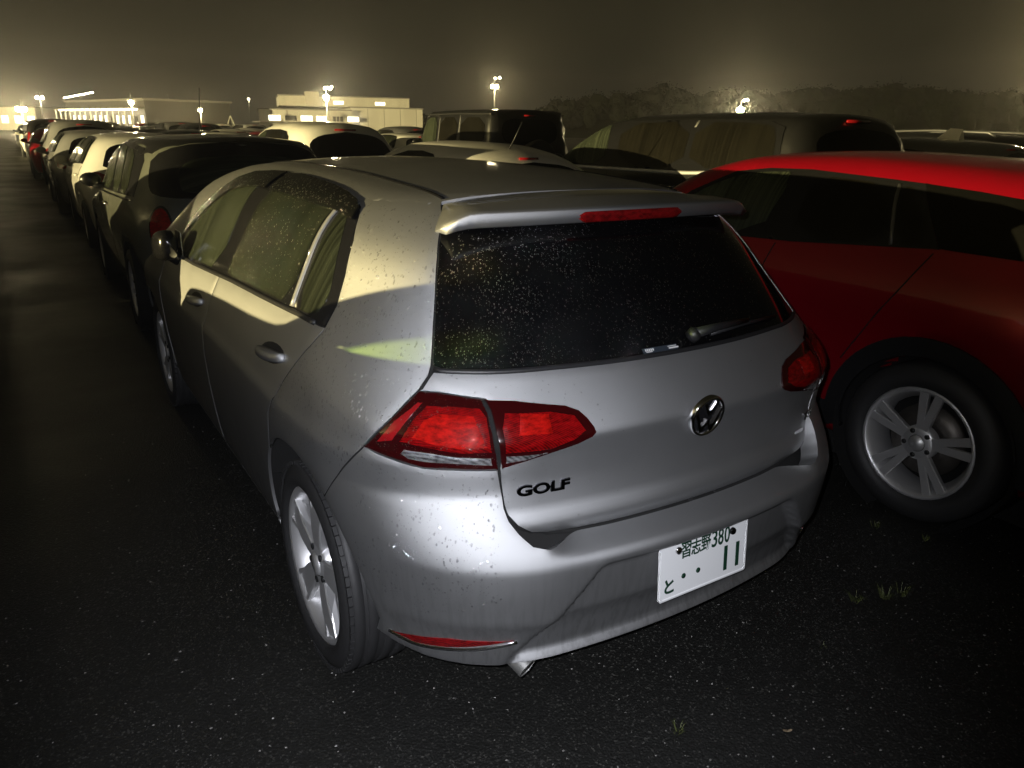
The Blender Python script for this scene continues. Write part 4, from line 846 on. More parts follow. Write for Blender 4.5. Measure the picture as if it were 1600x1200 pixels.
mini_spec = dict(fine=1, body=dict(wide=[(.15, .76), (.25, .80), (.45, .845), (.7, .865), (.85, .86), (.92, .845), (.98, .815), (1.2, .735), (1.42, .645)], rear=[(.15, .12), (.25, .03), (.4, 0), (.62, -.005), (.8, .01), (.92, .04), (1.0, .07), (1.2, .15), (1.42, .25)], bow=[(.15, .12), (.9, .14), (1.4, .12)],
    top=[(-.3, 1.395), (.3, 1.41), (.9, 1.425), (1.6, 1.42), (1.95, 1.385), (2.2, 1.27), (2.45, 1.09), (2.6, 1.0), (2.75, .965), (3.3, .92), (3.6, .84), (3.8, .66)], front=FR(3.83), kr=.24, kt=.09, kf=.4, fbow=.2, bottom=.2), L=3.83, wheels=(.62, 3.11), rt=.305, track=.755, rr=.215,
    panes=[('front_window', [(1.60, .975), (2.26, .965), (2.34, .985), (2.10, 1.22), (1.96, 1.305), (1.64, 1.33)], g_front), ('rear_side_window', [(1.06, .985), (1.53, .978), (1.57, 1.33), (1.14, 1.33)], g_front), ('quarter_window', [(.66, .995), (1.0, .986), (1.09, 1.325), (.86, 1.315), (.72, 1.26)], g_side)],
    surround=[('window_surround', [(.42, 1.0), (1.55, .965), (2.33, .95), (2.40, .98), (2.13, 1.24), (1.98, 1.33), (1.6, 1.355), (1.0, 1.355), (.60, 1.335), (.46, 1.25)])],
    rear_frame=[(0, .99), (-.66, 1.0), (-.70, 1.08), (-.60, 1.35), (0, 1.39)], rear_window=[(0, 1.03), (-.46, 1.035), (-.50, 1.07), (-.46, 1.27), (0, 1.295)], rear_glass=g_front, windscreen=[(0, 1.99), (-.55, 1.96), (-.68, 2.3), (-.70, 2.55), (0, 2.60)],
    roof=[(0, .24), (-.45, .29), (-.62, .40), (-.675, .6), (-.68, 1.2), (-.655, 1.75), (-.56, 1.93), (0, 1.97)], lamp=ell(-.665, .1, .80, .098, .145), lamp_ring=ell(-.665, .1, .80, .112, .163), lamp_mat=red_bright, lamp_az=38,
    strips=[('belt_trim', [(.45, .975), (1.55, .945), (2.35, .93)], .016, chrome)], seams=[[(1.56, .95), (1.60, .6), (1.56, .3)]], handles=[(1.72, .86)], handle_mat=chrome, mirror=(2.12, .985), plate=.62, mirror_paint=False)
def mini_extra(b):
    an = MB(); an.tube([(0, 1.75, 1.41), (0, 1.62, 1.72), (0, 1.58, 1.80)], [.008, .004, .003], 5); return [('aerial', an.me('aerial'), blackp)]
mini_spec['extra'] = mini_extra
def clad(y, z, r0, r1): return arc(y, z, r1, 188, -8, 26) + arc(y, z, r0, -8, 188, 26)
def red_extra(b):
    # arch cladding, rear bumper lower half
    return []
red_body = dict(wide=[(.15, .76), (.25, .82), (.45, .87), (.7, .888), (.86, .896), (.93, .882), (1.03, .845), (1.1, .808), (1.25, .725), (1.4, .63), (1.5, .56)], rear=[(.15, .14), (.25, .05), (.4, .01), (.65, 0), (.85, .02), (1.0, .07), (1.1, .12), (1.25, .27), (1.4, .41), (1.5, .5)], bow=[(.15, .14), (.9, .17), (1.4, .2)],
    top=[(-.3, 1.38), (.5, 1.442), (1.0, 1.478), (1.6, 1.497), (2.1, 1.480), (2.4, 1.42), (2.7, 1.27), (3.0, 1.11), (3.15, 1.03), (3.4, .99), (3.8, .92), (4.05, .80), (4.2, .6)], front=FR(4.19), kr=.3, kt=.14, rtap=(.75, .08), gtap=(.9, .04, 1.0), bottom=.24)
red_spec = dict(fine=1, body=red_body, L=4.19, wheels=(.80, 3.395), rt=.345, track=.785, rr=.238, style='split', zc=.62,
    panes=[('front_window', [(1.80, 1.075), (2.50, 1.065), (2.56, 1.085), (2.35, 1.25), (2.12, 1.36), (1.95, 1.385), (1.75, 1.392)], g_front), ('rear_door_window', [(1.13, 1.128), (1.60, 1.098), (1.66, 1.385), (1.23, 1.366)], g_tint), ('fixed_window', [(.95, 1.145), (1.09, 1.135), (1.19, 1.362), (1.12, 1.358)], g_tint)],
    surround=[('window_surround', [(.90, 1.135), (1.6, 1.082), (2.52, 1.05), (2.62, 1.08), (2.38, 1.265), (2.15, 1.38), (1.95, 1.405), (1.7, 1.41), (1.23, 1.388), (1.10, 1.38)])], side_panels=[('pillar_blade', [(.42, 1.13), (.905, 1.136), (1.105, 1.379), (.86, 1.362), (.60, 1.335), (.5, 1.30)], visor_m, .006), ('arch_cladding', clad(.80, .345, .374, .458), blackp, .012), ('arch_cladding', clad(3.395, .345, .374, .458), blackp, .012), ('sill_cladding', [(1.24, .27), (2.95, .27), (2.95, .40), (1.24, .40)], blackp, .005)],
    rear_window=[(0, 1.05), (-.60, 1.06), (-.58, 1.14), (-.46, 1.36), (0, 1.40)], windscreen=[(0, 2.42), (-.52, 2.38), (-.66, 2.75), (-.70, 3.1), (0, 3.16)], lamp=[(-.84, .3, .78), (-.84, .3, .93), (-.70, .2, .98), (-.45, .1, .95), (-.47, .1, .84)],
    strips=[('window_bar', [(1.11, 1.13), (1.21, 1.37)], .018, grey_p)], seams=[[(1.68, 1.07), (1.74, .75), (1.72, .42)], [(.92, 1.12), (1.0, .95), (1.20, .62)]], mirror=(2.42, 1.05), plate=.60, brake=(.15, 1.44), mirror_paint=False)
round_body = dict(wide=[(.15, .76), (.3, .84), (.6, .88), (.8, .89), (.92, .86), (1.0, .82), (1.2, .73), (1.46, .58)], rear=[(.15, .2), (.3, .08), (.5, .03), (.7, .05), (.9, .10), (1.05, .21), (1.2, .36), (1.33, .54), (1.42, .72)], bow=[(.15, .2), (1.4, .24)],
    top=[(-.2, 1.12), (.3, 1.25), (.6, 1.33), (1.0, 1.405), (1.5, 1.452), (2.0, 1.458), (2.4, 1.40), (2.8, 1.22), (3.1, 1.02), (3.25, .97), (3.7, .90), (4.0, .78), (4.2, .6)], front=FR(4.15), kr=.3, kt=.2, bottom=.2)
round_spec = dict(body=round_body, L=4.15, wheels=(.78, 3.3), rt=.32, track=.77, rr=.22, panes=[('front_window', [(1.65, 1.01), (2.52, 1.0), (2.40, 1.14), (2.15, 1.28), (1.9, 1.335), (1.67, 1.345)], g_tint), ('rear_side_window', [(.90, 1.05), (1.58, 1.015), (1.6, 1.345), (1.35, 1.325), (1.05, 1.22)], g_tint)], surround=[('window_surround', [(.82, 1.05), (1.6, .99), (2.58, .98), (2.42, 1.16), (2.15, 1.305), (1.9, 1.36), (1.6, 1.368), (1.33, 1.345), (1.0, 1.235)])],
    rear_window=[(0, .98), (-.52, .99), (-.54, 1.05), (-.42, 1.26), (0, 1.295)], windscreen=[(0, 2.45), (-.52, 2.42), (-.66, 2.85), (-.68, 3.15), (0, 3.2)], lamp=ell(-.72, .2, .80, .10, .10), lamp_az=40, handles=[(1.7, .86)], mirror=(2.4, 1.0), plate=.5, brake=(.10, 1.325))
def round_extra(b):
    an = MB(); an.tube([(0, .98, 1.39), (.02, .91, 1.50), (.05, .84, 1.64)], [.009, .005, .003], 5); return [('aerial', an.me('aerial'), blackp)]
round_spec['extra'] = round_extra
sedan_body = dict(wide=[(.15, .78), (.3, .85), (.6, .895), (.8, .90), (.9, .88), (1.0, .83), (1.2, .72), (1.42, .60)], rear=[(.15, .12), (.3, .03), (.5, 0), (.8, .01), (.95, .06), (1.02, .3), (1.42, 1.1)], bow=[(.15, .14), (1.4, .16)],
    top=[(-.2, 1.0), (.3, 1.04), (.6, 1.08), (.9, 1.2), (1.3, 1.34), (1.7, 1.415), (2.2, 1.43), (2.6, 1.38), (3.0, 1.2), (3.4, .99), (3.6, .95), (4.2, .87), (4.5, .76), (4.7, .55)], front=FR(4.68), kr=.26, kt=.14, bottom=.2)
sedan_spec = dict(body=sedan_body, L=4.68, wheels=(.98, 3.75), rt=.325, track=.78, rr=.225, panes=[('front_window', [(1.98, .99), (2.85, .98), (2.6, 1.18), (2.35, 1.30), (2.0, 1.34)], g_front), ('rear_door_window', [(1.1, 1.03), (1.9, .995), (1.92, 1.34), (1.6, 1.31), (1.3, 1.21)], g_side)], rear_window=[(0, 1.08), (-.52, 1.09), (-.45, 1.27), (0, 1.31)], windscreen=[(0, 2.66), (-.54, 2.62), (-.68, 3.0), (-.70, 3.38), (0, 3.45)],
    lamp=[(-.82, .2, .76), (-.82, .2, .90), (-.5, .1, .93), (-.5, .1, .80)], mirror=(2.72, .99), plate=.62)
open_spec = dict(sedan_spec); open_spec['open'] = True; open_spec['surround'] = []
open_spec['body'] = dict(sedan_body, top=[(-.2, 1.0), (.3, 1.05), (.6, 1.13), (.9, 1.25), (1.2, 1.35), (1.5, 1.41), (1.9, 1.42), (2.2, 1.385), (2.5, 1.315), (2.8, 1.22), (3.05, 1.115), (3.2, 1.06), (3.4, 1.04), (3.9, 1.01), (4.4, .96), (4.62, .85), (4.75, .6)])
open_spec['panes'] = [('front_window', [(2.30, 1.045), (2.99, 1.035), (2.91, 1.11), (2.66, 1.205), (2.38, 1.27)], pane_m), ('middle_window', [(1.42, 1.005), (2.20, 1.0), (2.18, 1.26), (1.92, 1.30), (1.46, 1.32)], g_tint), ('rear_door_window', [(.85, 1.04), (1.35, 1.005), (1.38, 1.31), (1.05, 1.20)], g_tint)]
open_spec['rear_window'] = [(0, 1.10), (-.50, 1.11), (-.44, 1.26), (0, 1.30)]; open_spec['windscreen'] = [(0, 2.24), (-.52, 2.22), (-.66, 2.7), (-.68, 2.98), (0, 3.04)]; open_spec['mirror'] = (2.45, 1.0); open_spec['open_screen'] = True
T_hatch, T_suv, T_van, T_jeep, T_mini, T_red, T_round, T_sedan, T_open = (CarType(s_) for s_ in (hatch_spec, suv_spec, van_spec, jeep_spec, mini_spec, red_spec, round_spec, sedan_spec, open_spec))

T_mini.place('small_hatchback', 'small sage grey hatchback with black roof parked ahead of the silver one', (.08, 4.78, 0), 0, green_p, scale=1.045)
T_red.place('crossover', 'bright red crossover with five-spoke alloy wheel beside the silver hatchback', (2.475, -.48, 0), 0, red_p)
T_van.place('minivan', 'black minivan with long dark side windows behind the red crossover', (4.95, 2.88, 0), 0, black_p, cat='van', scale=1.045)
T_jeep.place('off_road_car', 'boxy black off-road car with upright rear beyond the white cars', (6.32, 10.4, 0), 0, black_p, scale=1.03)
T_round.place('coupe', 'cream white rounded coupe with rear aerial just beyond the silver roof', (2.48, 4.0, 0), 0, white_p)
T_suv.place('suv', 'white sport utility car with black rear window ahead of the rounded coupe', (2.72, 9.3, 0), 0, white_p)
# the row in front of the small hatchback
row = [(T_hatch, pearl_p, 9.45, .12, 'pale silver hatchback directly ahead of the small sage grey one', 'hatchback'), (T_hatch, lgrey_p, 14.15, .02, 'light grey hatchback second ahead of the small sage grey one', 'hatchback'), (T_suv, lgrey_p, 19.2, .10, 'grey sport utility car with dark red tail lamps beside the aisle', 'suv'), (T_sedan, red_p, 24.4, -.1, 'red saloon peeking out past the grey sport utility car', 'saloon_car'), (T_van, black_p, 30.2, -.02, 'black van with rear headrests showing at the far end of the aisle', 'van')]
for T, pm, y, x, lab, nm in row: T.place(nm, lab, (x, y, 0), 0, pm, group='row of cars along the wet aisle')
far = []
# ------------------------------------------------------------------ cars across the gap on the left and the rows beyond
T_open.place('saloon_car', 'grey saloon across the gap, beside the silver hatchback', (-3.0, -2.08, 0), 0, grey_p, group='cars across the gap', scale=1.045)
for T, pm, y, lab, nm in ((T_hatch, black_p, 2.46, 'black hatchback across the gap, level with the silver bonnet', 'hatchback'), (T_sedan, black_p, 6.66, 'black saloon across the gap beside the sage grey hatchback', 'saloon_car'), (T_suv, black_p, 11.3, 'black sport utility car across the gap beside the pale hatchback', 'suv'), (T_hatch, blue_p, 15.95, 'navy hatchback across the gap beside the grey sport utility car', 'hatchback'), (T_suv, black_p, 20.2, 'dark sport utility car at the picture edge across the aisle', 'suv'), (T_van, grey_p, 24.85, 'dark van further along across the aisle', 'van')):
    T.place(nm, lab, (-3.0, y, 0), 0, pm, group='cars across the gap')
T_suv.place('suv', 'dark grey car with roof fin to the right of the black minivan', (7.75, 2.55, 0), 0, grey_p, scale=.95)
T_suv.place('suv', 'black sport utility car at the right edge with pale roof rail', (10.4, 3.6, 0), 0, black_p)
fin = MB(); V = [(0, 0, 0), (-.03, .02, 0), (.03, .02, 0), (-.035, .17, 0), (.035, .17, 0), (0, .02, .07), (0, .10, .075), (0, .17, .01)]
fin.add(V, [(0, 1, 5), (0, 5, 2), (1, 3, 6, 5), (2, 5, 6, 4), (3, 7, 6), (4, 6, 7), (3, 4, 7)]); fo = fin.build('roof_fin', white_p)
dk = [o for o in scene.objects if o.get('label') == 'dark grey car with roof fin to the right of the black minivan'][0]; fo.parent = dk; fo.location = (0, 1.1, 1.625); fo.scale = (1.8, 1.8, 1.8)
for sg in (-1, 1):
    rl = MB(); rl.tube([(sg*.55, .75, 1.58), (sg*.57, .85, 1.64), (sg*.57, 1.6, 1.665), (sg*.57, 2.3, 1.645), (sg*.55, 2.45, 1.59)], .017, 6); ro = rl.build('roof_rail', grey_p); ro.parent = [o for o in scene.objects if o.get('label') == 'black sport utility car at the right edge with pale roof rail'][0]
kinds = [(T_hatch, 'hatchback', 'hatchback'), (T_sedan, 'saloon_car', 'saloon'), (T_suv, 'suv', 'sport utility car'), (T_hatch, 'hatchback', 'hatchback'), (T_van, 'van', 'van'), (T_round, 'coupe', 'coupe')]
cols = [(black_p, 'black'), (white_p, 'white'), (grey_p, 'dark grey'), (lgrey_p, 'light grey'), (black_p, 'black'), (pearl_p, 'pale silver'), (blue_p, 'navy'), (wine_p, 'wine red'), (white_p, 'white'), (grey_p, 'dark grey')]
fr_ = random.Random(5); nth = ('first', 'second', 'third', 'fourth', 'fifth', 'sixth', 'seventh', 'eighth', 'ninth', 'tenth', 'eleventh')
for x, y0, y1, where in ((-.02, 36, 60, 'beyond the far black van on the aisle'), (2.7, 14.6, 66, 'ahead of the white sport utility car'), (5.25, 15.6, 66, 'one row left of the boxy car'), (7.85, 17.5, 66, 'one row right of the boxy car'), (10.4, 23, 68, 'two rows right of the boxy car'), (13.0, 33, 70, 'three rows right of the boxy car')):
    y = y0; k = 0
    while y < y1:
        T, nm, kd = fr_.choice(kinds); pm, cn = fr_.choice(cols)
        T.place(nm, 'distant %s %s, %s %s' % (cn, kd, nth[k], where), (x+fr_.uniform(-.12, .12), y, 0), fr_.uniform(-1, 1), pm, group='distant parked cars', far=True, cat='car'); y += 5.0+fr_.uniform(0, .7); k += 1

# ------------------------------------------------------------------ ground
am, nt, b = nodes('wet_asphalt')
co = objco(nt)
fine = tex_noise(nt, 260, 3, co, .7); mid = tex_noise(nt, 14, 5, co, .6); big = tex_noise(nt, .55, 4, co, .6)
vor = nt.nodes.new('ShaderNodeTexVoronoi'); vor.inputs['Scale'].default_value = 120; nt.links.new(co, vor.inputs[0])
c1 = ramp(nt, fine.outputs[0], [(.35, (.006, .006, .0056)), (.60, (.015, .015, .0135)), (.78, (.034, .034, .030))])
def mixc(fac, a_, b_, col=None):
    m_ = nt.nodes.new('ShaderNodeMix'); m_.data_type = 'RGBA'; nt.links.new(fac, m_.inputs[0]); nt.links.new(a_, m_.inputs[6])
    if col: m_.inputs[7].default_value = (*col, 1)
    else: nt.links.new(b_, m_.inputs[7])
    return m_.outputs[2]
v2 = nt.nodes.new('ShaderNodeTexVoronoi'); v2.inputs['Scale'].default_value = 210; nt.links.new(co, v2.inputs[0]); sx_ = nt.nodes.new('ShaderNodeSeparateColor'); nt.links.new(v2.outputs['Color'], sx_.inputs[0])
c1 = mixc(ramp(nt, sx_.outputs[0], [(.90, (0, 0, 0)), (.97, (1, 1, 1))]), c1, None, (.075, .074, .066))      # pale aggregate specks; their colour also stands in for glints
c1 = mixc(ramp(nt, tex_noise(nt, .9, 5, co, .65).outputs[0], [(.42, (0, 0, 0)), (.66, (.6, .6, .6))]), c1, None, (.008, .008, .007))   # damp, darker patches
nt.links.new(c1, b.inputs['Base Color'])
rr = ramp(nt, big.outputs[0], [(.25, (.34,)*3), (.70, (.62,)*3)]); nt.links.new(rr, b.inputs['Roughness'])
mxx = nt.nodes.new('ShaderNodeMath'); mxx.operation = 'ADD'; nt.links.new(vor.outputs['Distance'], mxx.inputs[0]); nt.links.new(fine.outputs[0], mxx.inputs[1]); bump(nt, b, mxx.outputs[0], .55, .004)
gm_ = MB(); gm_.add([(-400, -300, 0), (700, -300, 0), (700, 900, 0), (-400, 900, 0)], [(0, 1, 2, 3)]); g_o = gm_.build('ground', am); g_o['kind'] = 'structure'
stone_m, nt, b = nodes('pale_chippings'); oi = nt.nodes.new('ShaderNodeTexNoise'); oi.inputs['Scale'].default_value = 40; nt.links.new(objco(nt), oi.inputs['Vector'])
nt.links.new(ramp(nt, oi.outputs[0], [(.35, (.06, .06, .055)), (.7, (.34, .33, .31))]), b.inputs['Base Color']); b.inputs['Roughness'].default_value = .45
V = []; F = []; gr = np.random.default_rng(21); n_st = 0
while n_st < 13000:
    x, y = gr.uniform(-2.2, 2.4), gr.uniform(-1.05, 3.2)
    if gr.random() > 1/(1+max(0, y+.4)*1.3): continue
    s_ = .0008+.0034*gr.random()**5; i0 = len(V); a = gr.random(6)*.7+.65; th = gr.random()*6.28
    for k, (px, py, pz) in enumerate(((1, 0, 0), (0, 1, 0), (-1, 0, 0), (0, -1, 0), (0, 0, .75), (0, 0, -.5))):
        q_ = a[k]*s_; V.append((x+q_*(px*math.cos(th)-py*math.sin(th)*1.3), y+q_*(px*math.sin(th)+py*math.cos(th)), .0012+q_*pz))
    F += [(i0+p, i0+q_, i0+4) for p, q_ in ((0, 1), (1, 2), (2, 3), (3, 0))]+[(i0+q_, i0+p, i0+5) for p, q_ in ((0, 1), (1, 2), (2, 3), (3, 0))]; n_st += 1
g_ = obj('gravel', mesh('gravel', V, F, False, stone_m), None, None, 'stuff'); tag(g_, 'loose pale chippings scattered over the wet asphalt', 'gravel')
grass_m = plain('grass_blade', (.07, .085, .022), .6); straw_m = plain('dry_leaf', (.20, .15, .09), .7)
for i, (x, y, n, hh, lab) in enumerate(((.867, .029, 34, .035, 'green grass tuft nearest the plate among the three weeds'), (.966, -.018, 26, .05, 'middle grass tuft with long blades among the three weeds'), (1.043, -.031, 22, .045, 'grass tuft nearest the red crossover among the three weeds'), (-.113, -.093, 18, .022, 'tiny grass tuft at the bottom edge below the bumper'), (1.50, .15, 20, .03, 'small weed beside the red crossover wheel'), (1.42, .32, 16, .03, 'small weed in the dark between the two near cars'), (.545, -.076, 10, .012, 'tiny moss clump in the crack right of the plate'))):
    m_ = MB(); q = random.Random(i)
    for k in range(n):
        a = q.uniform(0, 6.28); l = hh*q.uniform(.5, 1.3); r_ = q.uniform(0, .022); bx, by = r_*math.cos(a*1.7), r_*math.sin(a*1.7); w_ = .0012; dx, dy = math.cos(a), math.sin(a)
        m_.add([(bx-dy*w_, by+dx*w_, 0), (bx+dy*w_, by-dx*w_, 0), (bx+dx*l*.45+dy*w_*.7, by+dy*l*.45-dx*w_*.7, l*.6), (bx+dx*l*.45-dy*w_*.7, by+dy*l*.45+dx*w_*.7, l*.6), (bx+dx*l, by+dy*l, l*.55)], [(0, 1, 2, 3), (3, 2, 4)])
    o = m_.build('grass_tuft', grass_m); o.location = (x, y, .001); tag(o, lab, 'weed', 'weeds in the asphalt')
lf = MB(); V = []; 
for k in range(12):
    a = 2*math.pi*k/12; r_ = .011*(1+.25*math.cos(2*a))*(1-.2*math.sin(3*a)); V.append((r_*math.cos(a), r_*.55*math.sin(a), .003+.003*math.cos(2*a)))
V += [(0, 0, .002)]; lf.add(V, [(k, (k+1) % 12, 12) for k in range(12)]); o = lf.build('fallen_leaf', straw_m); o.location = (.142, -.248, .002); o.rotation_euler = (0, 0, -.5); tag(o, 'small pale fallen leaf on the asphalt below the plate', 'leaf')

# ------------------------------------------------------------------ far side of the lot
def at(bearing, dist, z=0.): return Vector((CAM.x+dist*math.sin(R(bearing)), CAM.y+dist*math.cos(R(bearing)), z))
def glow(name, col, st):
    m, nt, b = nodes(name); nt.nodes.remove(b); e_ = nt.nodes.new('ShaderNodeEmission'); e_.inputs[0].default_value = (*col, 1); e_.inputs[1].default_value = st; nt.links.new(e_.outputs[0], nt.nodes['Material Output'].inputs[0]); return m
lampglow = glow('floodlight_glow', (1, .80, .42), 480); lampbig = glow('floodlight_glow_big', (1, .82, .46), 850); lampglow2 = glow('floodlight_glow_small', (1, .86, .55), 300); eaveglow = glow('eave_lamp_glow', (1, .88, .6), 120); stripglow = glow('lit_canopy', (1, .86, .55), 40); winglow = glow('lit_window', (1, .88, .60), 5)
def mast(bear, dist, elev, label, heads=2, r_=.28, mat=lampglow, extra_z=1.2, upper=None):
    p = at(bear, dist); h = CAM.z+elev*dist; t = thing('floodlight_mast', label, 'lamp post', p, 0, 'floodlight masts round the lot'); t.rotation_euler = (0, 0, R(-bear))
    m_ = MB(); m_.tube([(0, 0, 0), (0, 0, .5), (0, 0, h+extra_z)], [.16, .12, .08], 8); m_.build('pole', steel, t)
    arm = MB(); arm.box((0, -.05, h+.25), (max(1.0, heads*.7), .1, .1)); arm.build('crossarm', steel, t)
    for i in range(heads):
        x = (i-(heads-1)/2)*.75
        c_ = MB(); c_.box((x, -.12, h+.02), (.5, .30, .34)); c_.build('lamp_housing', lampcase, t)
        l_ = MB(); l_.ball((x, -.42, h-.05), (r_, .16, r_), 12, 8); l_.build('lamp', mat, t)
    for dz, dx in (upper or []):
        c_ = MB(); c_.box((dx, -.12, h+dz), (.3, .2, .22)); c_.build('lamp_housing', lampcase, t)
        l_ = MB(); l_.ball((dx, -.34, h+dz-.02), (.13, .08, .13), 10, 6); l_.build('lamp', lampglow2, t)
    return t
mast(7.0, 120, .0227, 'floodlight mast in front of the long lit building', 1)
mast(9.8, 150, .0151, 'left one of two small floodlights over the distant rows', 1, .2)
mast(11.08, 135, .0163, 'right one of two small floodlights over the distant rows', 1, .26)
mast(19.31, 115, .0341, 'floodlight mast in front of the white warehouse', 1, .36, lampbig, upper=[(1.2, -.1), (1.25, .25), (1.1, .55), (1.35, .8)])
mast(31.0, 150, .0509, 'tall floodlight mast rising behind the boxy black car', 2, .30, extra_z=1.6, upper=[(1.5, .9), (1.4, .1)])
mast(48.08, 105, .0274, 'bright floodlight glaring over the black minivan roof', 1, .40, lampbig, upper=[(1.15, .35), (1.2, .7)])
mast(66.6, 60, .072, 'floodlight mast just outside the right edge', 2, .30)
mast(.9, 130, .0131, 'left bright floodlight at the end of the aisle', 2, .3, lampbig); mast(1.97, 160, .0252, 'twin lamps above the far van', 2, .22, lampglow2); mast(-1.2, 140, .017, 'floodlight at the far left edge', 1, .3, lampbig)
mast(14.2, 170, .030, 'small floodlight left of the white warehouse', 1, .12, lampglow2); mast(9.2, 180, .026, 'tiny lamp high between the lit buildings', 1, .12, lampglow2)
# key mast that lights the near cars
p = Vector((MAST.x, MAST.y, 0)); t = thing('floodlight_mast', 'tall floodlight mast out of view beyond the cars across the gap', 'lamp post', p, R(96), 'floodlight masts round the lot')
m_ = MB(); m_.tube([(0, .6, 0), (0, .6, .5), (0, .6, 9.4)], [.16, .13, .09], 8); m_.build('pole', steel, t); m_ = MB(); m_.box((0, .6, 9.0), (1.6, .1, .1)); m_.build('crossarm', steel, t)
for x in (-.5, .5): m_ = MB(); m_.box((x, .75, 8.6), (.6, .3, .4)); m_.build('lamp_housing', lampcase, t)

wallm, nt, b = nodes('warehouse_cladding'); n_ = tex_noise(nt, .5, 4, objco(nt, (1, 1, .2))); nt.links.new(ramp(nt, n_.outputs[0], [(.3, (.50, .48, .42)), (.7, (.62, .60, .53))]), b.inputs['Base Color']); b.inputs['Roughness'].default_value = .6
roofm = plain('flat_roof', (.20, .19, .17), .7); seam_m = plain('cladding_joint', (.22, .21, .18), .7); darkwin = plain('dark_window', (.03, .03, .03), .2)
shedm = plain('shed_wall', (.05, .048, .044), .7)
# white warehouse: lit front block, long plain hall, upper storey
Dw = 150; A, B = at(14.35, Dw*1.0), at(25.9, Dw*1.02); ux = (B-A).normalized(); W = (B-A).length; ang = math.atan2(ux.y, ux.x)
wh = thing('warehouse', 'white flat-roofed warehouse glowing behind the parked cars', 'building', A, ang)
def blk(x0, x1, y0, y1, z0, z1, nm, mt): m_ = MB(); m_.box(((x0+x1)/2, (y0+y1)/2, (z0+z1)/2), (x1-x0, y1-y0, z1-z0)); return m_.build(nm, mt, wh)
fx = lambda px: (px-395)/(660-395)*W
hall = blk(fx(545), W, 0, 24, 0, 5.0, 'hall_wall', wallm); blk(fx(545)-.2, W+.2, -.2, 24.2, 5.0, 5.25, 'hall_roof', roofm)
up_ = blk(fx(437), fx(648), 6, 22, 5.28, 7.0, 'upper_storey', wallm); blk(fx(437)-.2, fx(648)+.2, 5.8, 22.2, 7.0, 7.2, 'upper_roof', roofm)
fb = blk(fx(405), fx(545)-.02, -1.5, 20, 0, 4.4, 'front_block', wallm); blk(fx(405)-.3, fx(545)-.05, -1.9, 20.2, 4.4, 4.6, 'front_roof', roofm)
blk(fx(478), fx(500), 5.2, 8, 5.28, 7.8, 'stair_tower', wallm); blk(fx(395), fx(470), -5.0, -1.52, 2.2, 2.4, 'canopy', roofm)
for i in range(1, 5):
    x = fx(545)+(W-fx(545))*i/4.4; s_ = MB(); s_.box((x, -.012, 2.5), (.10, .03, 4.9)); s_.build('panel_joint', seam_m, hall)
for px in (556, 570): s_ = MB(); s_.box((fx(px), -.02, 1.2), (.8, .05, .9)); s_.build('window', darkwin, hall)
for px in (526, 532, 536, 594, 601, 604): s_ = MB(); s_.box((fx(px), 5.98, 6.0), (.7, .05, .55)); s_.build('window', winglow, up_)
for k in range(6):
    for r_ in range(2):
        s_ = MB(); s_.box((fx(410)+2.0+k*2.75, -1.53, 1.25+r_*1.75), (2.0, .06, .85)); s_.build('window', winglow if (k*2+r_) % 3 else darkwin, fb)
for k in range(9): s_ = MB(); s_.box((fx(545)-6+k*.62, -1.56, 2.2), (.10, .08, 4.1)); s_.build('louvre_post', wallm, fb)
# long lit building at the end of the aisle
Dl = 165; A, B = at(3.3, Dl), at(7.75, Dl*.82); ux = (B-A).normalized(); W = (B-A).length; ang = math.atan2(ux.y, ux.x)
lb = thing('long_building', 'long low building with a blazing canopy light at the end of the rows', 'building', A, ang); wh = lb
lw = blk(0, W, 0, 14, 0, 5.0, 'wall', shedm); blk(-.3, W+.3, -.3, 14.3, 5.0, 5.3, 'roof', roofm); blk(.2, W-.2, -2.2, -.02, 3.78, 3.95, 'canopy', roofm)
s_ = MB(); s_.box((W/2, -1.2, 3.68), (W-.8, .45, .14)); s_.build('canopy_light', stripglow, lb)
for k in range(15): s_ = MB(); s_.box((.5+k*(W-1.0)/14, -2.0, 1.88), (.16, .16, 3.76)); s_.build('canopy_post', wallm, lb)
for k in range(14): s_ = MB(); s_.box((1.2+k*(W-2.4)/13, -.03, 2.2), (.9, .06, 1.2)); s_.build('window', winglow if k % 4 else darkwin, lw)
for k in range(12): s_ = MB(); s_.ball((1.0+k*1.15, -.35, 5.75+.06*k), (.10, .10, .10), 8, 6); s_.build('eave_lamp', eaveglow, lb)
for k in range(12): s_ = MB(); s_.tube([(1.0+k*1.15, -.25, 5.3), (1.0+k*1.15, -.35, 5.7+.06*k)], .03, 5); s_.build('lamp_bracket', steel, lb)
Dl = 190; A, B = at(-2.2, Dl), at(1.6, Dl*.95); ux = (B-A).normalized(); W = (B-A).length; ang = math.atan2(ux.y, ux.x)
wh = thing('terminal_building', 'bright building beyond the far left end of the aisle', 'building', A, ang); lw = blk(0, W, 0, 12, 0, 4.2, 'wall', wallm); blk(-.3, W+.3, -.3, 12.3, 4.2, 4.5, 'roof', roofm)
for k in range(6): s_ = MB(); s_.box((1.0+k*(W-2)/5, -.03, 2.0), (1.3, .06, 1.3)); s_.build('window', winglow, lw)
